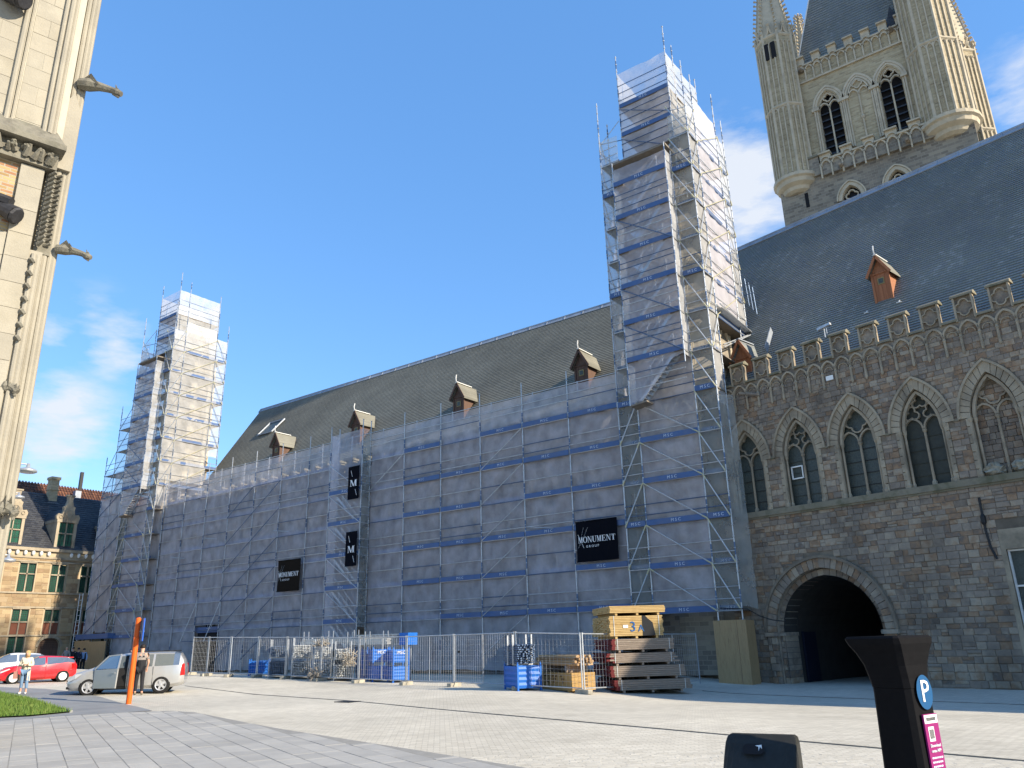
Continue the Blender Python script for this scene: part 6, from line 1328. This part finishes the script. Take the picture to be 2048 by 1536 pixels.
def person(lb, p, rz, h, arms, legs, top, legm, hairm, shoes, sleeve='long', head=(0, 0), lean=0, hairlong=False, coat=None):
    T = thing('person', lb, 'person', p, rz); s = h/1.75; T.scale = (s, s, s); X = lambda z: lean*(z-.95)
    hx, hz = head; J = {'pel': (0, 0, .95), 'wai': (X(1.1), 0, 1.1), 'che': (X(1.3), 0, 1.30), 'nec': (X(1.47), 0, 1.47), 'hd0': (X(1.55)+.02+hx*.3, 0, 1.55), 'hd1': (X(1.62)+.03+hx*.8, 0, 1.635+hz), 'hd2': (X(1.7)+hx, 0, 1.70+hz)}
    for sd, k in ((1, 'l'), (-1, 'r')):
        J['sh'+k] = (X(1.41), .17*sd, 1.41); J['el'+k], J['wr'+k] = arms[k]; J['hip'+k] = (0, .09*sd, .90); J['kn'+k], J['an'+k] = legs[k]; a = J['an'+k]; J['to'+k] = (a[0]+.15, a[1]+.02*sd, .035)
        e, w_ = Vector(J['el'+k]), Vector(J['wr'+k]); d = (w_-e).normalized(); J['pa'+k] = tuple(w_+d*.07)
    N_ = list(J); ix = {k: i for i, k in enumerate(N_)}; E_ = [('pel', 'wai'), ('wai', 'che'), ('che', 'nec'), ('nec', 'hd0'), ('hd0', 'hd1'), ('hd1', 'hd2')]
    for k in 'lr': E_ += [('che', 'sh'+k), ('sh'+k, 'el'+k), ('el'+k, 'wr'+k), ('wr'+k, 'pa'+k), ('pel', 'hip'+k), ('hip'+k, 'kn'+k), ('kn'+k, 'an'+k), ('an'+k, 'to'+k)]
    rr = {'pel': .125, 'wai': .115, 'che': .135, 'nec': .055, 'hd0': .07, 'hd1': .088, 'hd2': .075, 'sh': .06, 'el': .043, 'wr': .03, 'pa': .036, 'hip': .085, 'kn': .058, 'an': .042, 'to': .035}
    R_ = lambda k, g=0: rr.get(k, rr.get(k[:-1], .05))+g
    body = skin('body', [J[k] for k in N_], [(ix[a], ix[b]) for a, b in E_], [R_(k) for k in N_], m_skin, T)
    fm = MB()
    for k, sd in (('l', 1), ('r', -1)):
        w_, pa = Vector(J['wr'+k]), Vector(J['pa'+k]); d = (pa-w_).normalized(); sv = d.cross(Vector((0, 0, 1)));  sv = sv.normalized() if sv.length > .1 else Vector((1, 0, 0)); u_ = sv.cross(d)
        for f, L_ in ((-.028, .06), (-.01, .075), (.01, .07), (.028, .055)):
            a = pa+sv*f; b = a+d*L_*.55-u_*.008; c = b+d*L_*.45-u_*.022; fm.tube(a-d*.02, b, .009, 5, .008); fm.tube(b, c, .008, 5, .006)
        a = w_+d*.025+sv*.03*sd; b = a+d*.03+sv*.025*sd; fm.tube(a, b, .011, 5, .009); fm.tube(b, b+d*.03, .009, 5, .007)
    hd = Vector(J['hd1']); fm.tube(hd+Vector((.075, 0, -.005)), hd+Vector((.105, 0, -.025)), .012, 5, .014); fm.build('finger', m_skin, body)
    q = MB()
    for s_ in (-1, 1): q.lathe([(.003, -.008), (.011, 0), (.003, .008)], 6); q.v[-18:] = [(hd.x+.083+a*.4, hd.y+s_*.032+b, hd.z+.01+c) for a, b, c in q.v[-18:]]
    q.tube((hd.x+.08, -.02, hd.z-.05), (hd.x+.08, .02, hd.z-.05), .006, 4); q.build('eye', m_trim, body)
    if hairm:
        q = MB(); pr = [(.012, .125), (.06, .11), (.095, .06), (.102, .0)] ; q.lathe(pr[::-1]+[], 12) if False else q.lathe([(.098, -.01), (.104, .04), (.08, .10), (.02, .13)], 12)
        if hairlong: q.lathe([(.085, -.14), (.105, -.06), (.102, .02)], 10)
        q.v = [(hd.x-.02+(a if not hairlong or a < .03 else a*.55), hd.y+b, hd.z+.02+c) for a, b, c in q.v]; q.build('hair', hairm, T, smooth=True)
    tv = ['pel', 'wai', 'che', 'nec']+['sh'+k for k in 'lr']+['el'+k for k in 'lr']+(['wr'+k for k in 'lr'] if sleeve == 'long' else []); te = [e for e in E_ if e[0] in tv and e[1] in tv]; ti = {k: i for i, k in enumerate(tv)}
    vv = [Vector(J[k]) for k in tv]; vv[0] = Vector((0, 0, .90)); vv[3] = vv[3]-Vector((0, 0, .02))
    if sleeve != 'long':
        for k in 'lr': vv[ti['el'+k]] = Vector(J['sh'+k]).lerp(Vector(J['el'+k]), .75)
    skin('jacket' if sleeve == 'long' else 'shirt', vv, [(ti[a], ti[b]) for a, b in te], [R_(k, .03 if k != 'nec' else .014) for k in tv], top, T)
    lv = ['pel']+['hip'+k for k in 'lr']+['kn'+k for k in 'lr']+['an'+k for k in 'lr']; le = [e for e in E_ if e[0] in lv and e[1] in lv]; li = {k: i for i, k in enumerate(lv)}; vv = [Vector(J[k]) for k in lv]
    for k in 'lr': vv[li['an'+k]] += Vector((0, 0, .09 if hairlong else .02))
    skin('trousers', vv, [(li[a], li[b]) for a, b in le], [R_(k, .018) for k in lv], legm, T)
    for k in 'lr':
        a = Vector(J['an'+k]); skin('shoe', [a+Vector((-.04, 0, -.03)), a+Vector((.06, 0, -.045)), Vector(J['to'+k])+Vector((.03, 0, .0))], [(0, 1), (1, 2)], [.045, .043, .034], shoes, T)
    if coat:
        q = MB(); 
        for sd in (-1, 1): q.add([(.02, sd*.17, 1.35), (.13, sd*.10, 1.28), (.15, sd*.12, .55), (-.02, sd*.21, .52), (-.13, sd*.1, .52), (-.13, sd*.1, 1.3)], [(0, 1, 2, 3), (0, 3, 4, 5)])
        q.add([(-.14, -.1, 1.32), (-.14, .1, 1.32), (-.15, .1, .52), (-.15, -.1, .52)], [(0, 1, 2, 3)]); q.build('cardigan', coat, T)
    return T
STAND = {'l': ((.01, .10, .50), (0, .10, .09)), 'r': ((.01, -.10, .50), (0, -.10, .09))}; DOWN = {'l': ((-.02, .25, 1.13), (.04, .25, .88)), 'r': ((-.02, -.25, 1.13), (.04, -.25, .88))}
M1 = lambda n, c, r=.85: mat(n, [tuple(x*.8 for x in c), c], 9, r, .2, 40)
m_cream = M1('cream_knit', (.68, .60, .46)); m_jean = M1('light_denim', (.16, .26, .40)); m_blond = M1('blond_hair', (.50, .33, .14), .6); m_dark = M1('dark_cloth', (.02, .02, .024)); m_grey = M1('grey_cloth', (.27, .24, .22)); m_hair = M1('dark_hair', (.02, .015, .012), .6); m_blue = M1('blue_shirt', (.30, .42, .62)); m_khaki = M1('khaki_shoe', (.18, .15, .10)); m_navy = M1('navy_cloth', (.03, .035, .06))
WO = person('blond woman in cream cardigan and cropped jeans looking at her phone', gp(44, 1388), R(-35), 1.62, {'l': ((.02, .25, 1.14), (.22, .09, 1.17)), 'r': ((.02, -.25, 1.14), (.22, -.06, 1.18))}, {'l': ((.05, .11, .50), (.02, .13, .09)), 'r': ((.0, -.09, .50), (-.08, -.10, .09))}, m_cream, m_jean, m_blond, m_white_shoe, head=(.05, -.02), hairlong=True, coat=m_cream)
o = MB(); o.box(.25, .27, -.04, .11, 1.16, 1.20); ph = o.build('phone', m_iron); ph.matrix_world = Matrix.Translation(WO.location) @ Matrix.Rotation(R(-35), 4, 'Z') @ Matrix.Scale(.926, 4); tag(ph, 'dark phone held in both hands by the blond woman', 'phone')
q = MB(); q.add([(-.1, -.30, .92), (.22, -.30, .92), (.18, -.28, .62), (-.12, -.28, .62), (-.1, -.38, .92), (.22, -.38, .92), (.2, -.42, .62), (-.12, -.42, .62)], [(0, 1, 2, 3), (7, 6, 5, 4), (0, 4, 5, 1), (1, 5, 6, 2), (2, 6, 7, 3), (3, 7, 4, 0)]); q.path([(0, -.32, .92), (.02, -.24, 1.38), (.1, -.33, .92)], .012, 5); bg_ = q.build('handbag', M1('dusty_pink_leather', (.42, .22, .18), .6)); bg_.matrix_world = ph.matrix_world.copy(); tag(bg_, 'dusty pink shoulder bag at the side of the blond woman', 'handbag')
MA = person('man in grey shirt and black overalls leaning by the open van door', gp(275, 1390), R(150), 1.82, {'l': ((.22, .28, 1.34), (.42, .36, 1.50)), 'r': ((.04, -.25, 1.14), (.12, -.22, .92))}, {'l': ((.05, .10, .50), (-.02, .10, .09)), 'r': ((.0, -.10, .50), (-.22, -.13, .09))}, m_grey, m_dark, m_hair, m_khaki, sleeve='short', head=(.03, 0), lean=.08)
q = MB(); q.add([(.16, -.13, 1.25), (.16, .13, 1.25), (.15, .14, .9), (.15, -.14, .9)], [(0, 1, 2, 3)]); q.lathe([(.155, .88), (.165, 1.05), (.17, 1.22)], 12, (.02, 0), 0, False); q.bar((.14, .1, 1.22), (-.14, .06, 1.36), .05, .02); q.bar((.14, -.1, 1.22), (-.14, -.06, 1.36), .05, .02); q.build('overall_bib', m_dark, MA)
for px, top, lb, hr in ((128, m_grey, 'bald man in grey shirt behind the red hatchback', None), (141, m_dark, 'man in dark jacket second from the arched door', m_hair), (152, m_navy, 'man in dark suit carrying a pale jacket by the plywood hoarding', m_hair), (163, m_blue, 'man in pale blue shirt and open dark coat by the plywood hoarding', m_hair)):
    d = ray(px, 1340); t = -66.0/d.x; x, y = -66.0, d.y*t; T = person(lb, (x, y, gz(x, y)), R(-40), 1.76, DOWN, STAND, top, m_dark, hr, m_dark)
    if px == 163: q = MB(); [q.add([(.05, s*.2, 1.42), (.14, s*.1, 1.4), (.15, s*.13, .8), (-.05, s*.24, .8)], [(0, 1, 2, 3)]) for s in (-1, 1)]; q.build('open_coat', m_dark, T)
    if px == 152: q = MB(); q.add([(.12, -.1, 1.1), (.12, .1, 1.1), (.15, .12, .75), (.15, -.12, .75)], [(0, 1, 2, 3)]); o = q.build('folded_jacket', M1('pale_cloth', (.4, .42, .46))); o.matrix_world = Matrix.Translation(T.location) @ Matrix.Rotation(R(-40), 4, 'Z') @ Matrix.Translation((.12, -.2, 0)); tag(o, 'pale jacket carried by the man in the dark suit', 'jacket')
# ---------------------------------------------------------------- street furniture
m_or = mat('orange_paint', [(.72, .12, .015)], rough=.4); OP = thing('orange_post', 'tall orange post with a blue sign plate seen edge on', 'post', gp(257, 1408))
q = MB(); q.lathe([(.088, 0), (.088, 2.05), (.10, 2.06), (.10, 2.12), (.088, 2.13), (.088, 2.74), (.06, 2.78)], 16); q.build('pole', m_or, OP, smooth=False)
q = MB(); q.box(-.02, .02, -.3, .3, 0, .75); o = q.build('sign_plate', mat('blue_sign', [(.02, .10, .45)], rough=.4), OP); o.location = (.16, .12, 2.0); o.rotation_euler = (0, 0, R(65)); q = MB(); q.box(-.1, .1, -.02, .02, 0, .04); o = q.build('sign_bracket', m_steel, OP); o.location = (.12, .09, 2.3); o.rotation_euler = (0, 0, R(36))
def base_at(px, dist): d = ray(px, 1450); d = Vector((d.x, d.y, 0)).normalized(); return d*dist
mp0 = base_at(1814, 6.1); va = atan2(-mp0.y, -mp0.x)
PM = thing('parking_meter', 'black parking meter with blue P sign and magenta sticker', 'parking meter', (mp0.x, mp0.y, 0), va+pi/2-R(33)); SEC = [(0, .155, .15), (.04, .155, .15), (1.30, .135, .13), (1.34, .135, .13)]
def rsec(hw, hd, z, c=.03, dx=0, dy=0):
    P = [(hw-c, -hd), (hw, -hd+c), (hw, hd-c), (hw-c, hd), (-hw+c, hd), (-hw, hd-c), (-hw, -hd+c), (-hw+c, -hd)]; return [(x+dx, y+dy, z) for x, y in P]
def loft(q, secs):
    n = len(secs[0]); vs = [p for s in secs for p in s]; q.add(vs, [(j*n+i, j*n+(i+1) % n, (j+1)*n+(i+1) % n, (j+1)*n+i) for j in range(len(secs)-1) for i in range(n)]+[tuple(range(n-1, -1, -1)), tuple(range((len(secs)-1)*n, len(secs)*n))])
q = MB(); loft(q, [rsec(a, b, z) for z, a, b in SEC]); q.build('column', m_black, PM)
q = MB(); loft(q, [rsec(.137, .132, 1.342), rsec(.142, .137, 1.40, .03, -.006, 0), rsec(.150, .152, 1.48, .03, -.012, 0), rsec(.172, .18, 1.56, .03, -.02, 0), rsec(.195, .205, 1.615, .03, -.03, 0), rsec(.20, .212, 1.65, .025, -.035, 0), rsec(.185, .195, 1.665, .02, -.035, 0)]); q.build('head', m_black, PM)
q = MB(); q.add([(.150, .085*cos(a)+.02, 1.315+.105*sin(a)*1.0) for a in [2*pi*i/28 for i in range(28)]], [tuple(range(28))]); q.build('parking_sign', mat('parking_blue', [(.008, .075, .19)], rough=.4), PM)  # sign blue darkened, the shade on the meter put in the colour
part('lettering', textmesh('P', .19), m_print, PM, (.151, .02, 1.315), (pi/2, 0, pi/2))
m_mag = mat('magenta_sticker', [(.24, .012, .12)], rough=.4); q = MB(); q.box(.146, .157, -.055, .095, .50, 1.06); st_ = q.build('sticker', m_mag, PM); st_.location.z = .125; q = MB(); q.box(.148, .1585, -.05, .09, 1.005, 1.055); q.box(.148, .1585, -.025, .035, .90, .985); q.box(.148, .1585, -.02, .04, .60, .72); q.box(.148, .1585, .05, .085, .515, .54)  # sticker magenta deepened likewise to carry the shade
q.build('white_label', m_white, st_); q = MB()
for i in range(5): q.box(.1585, .160, -.018+.01*i, -.013+.01*i, .915, .97)
q.box(.1585, .160, -.005, .025, .63, .66)
for i in range(8): q.box(.1585, .160, -.03+.013*i, -.022+.013*i, 1.02, 1.04)
q.build('label_print', m_iron, st_)
part('lettering', textmesh('Download', .026), m_print, st_, (.1585, .02, .875), (pi/2, 0, pi/2)); part('lettering', textmesh('onze APP', .026), m_print, st_, (.1585, .02, .845), (pi/2, 0, pi/2)); q = MB(); rr = random.Random(2)
for k in range(3):
    y = -.035
    while y < .07: w_ = rr.uniform(.008, .02); q.box(.157, .1585, y, y+w_, .80-.025*k, .81-.025*k); y += w_+.005
for k in range(6):
    y = .045
    while y < .085: w_ = rr.uniform(.004, .01); q.box(.157, .1585, y, y+w_, .70-.016*k, .706-.016*k); y += w_+.003
q.build('fine_print', m_gprint, st_)
q = MB(); q.box(.1465, .1575, -.055, .095, .46, .50); q.build('sticker_foot', mat('pink_strip', [(.45, .03, .14)], rough=.4), st_)
bp0 = base_at(1513, 6.35); va = atan2(-bp0.y, -bp0.x)
BN = thing('litter_bin', 'dark grey litter bin with an oval opening in its sloping hood', 'litter bin', (bp0.x, bp0.y, 0), va+pi/2-R(12)); m_bin = mat('anthracite_bin', [(.022, .022, .02), (.032, .032, .029)], 20, .45, .1, 200, spec=.12)
def bsec(hw, y0, y1, z, bulge):
    P = [(-hw, y1)]+[(hw*sin(t)*1.0, y0-bulge*(cos(t)-cos(pi/2))) for t in [-pi/2+pi*i/12 for i in range(13)]]+[(hw, y1)]; return [(x, y, z) for x, y in P]
q = MB(); loft(q, [bsec(.235, -.10, .2, 0, .12), bsec(.245, -.10, .2, .03, .12), bsec(.25, -.12, .2, .70, .13)]); q.build('bin_body', m_bin, BN)
q = MB(); loft(q, [bsec(.252, -.12, .202, .702, .14), bsec(.252, -.10, .202, .76, .12), bsec(.252, -.02, .202, .86, .06), bsec(.25, .06, .202, .95, .02), bsec(.242, .10, .202, .985, .01), bsec(.225, .12, .195, 1.0, .01)]); hd_ = q.build('hood', m_bin, BN)
sl2 = atan2(.09, .10); q = MB(); k = 20; c0 = Vector((-.035, -.02, .905)); vx = Vector((1, 0, 0)); vz = Vector((0, .12, .09)).normalized(); nn = vx.cross(vz)
q.add([tuple(c0+nn*.022+vx*.075*(abs(cos(a))**.6*(1 if cos(a) > 0 else -1))+vz*.05*(abs(sin(a))**.6*(1 if sin(a) > 0 else -1))) for a in [2*pi*i/k for i in range(k)]], [tuple(range(k))]); q.build('opening', m_void, hd_)
q = MB(); q.add([tuple(c0+nn*.0235+vx*a+vz*b) for a, b in ((.01, .03), (.055, .04), (.06, -.0), (.045, .025), (.04, -.02), (.035, .02))], [(0, 1, 2, 3, 4, 5)]); q.build('opening_glint', m_white, hd_)  # white shape stands in for light seen through the opening
q = MB()
for k in range(5):
    for j in range(3): q.box(-.2+.08*k+.02*j, -.19+.08*k+.02*j, -.262+.02*abs(k-2), -.255+.02*abs(k-2), .64, .65)
q.build('rivet', m_iron, BN)
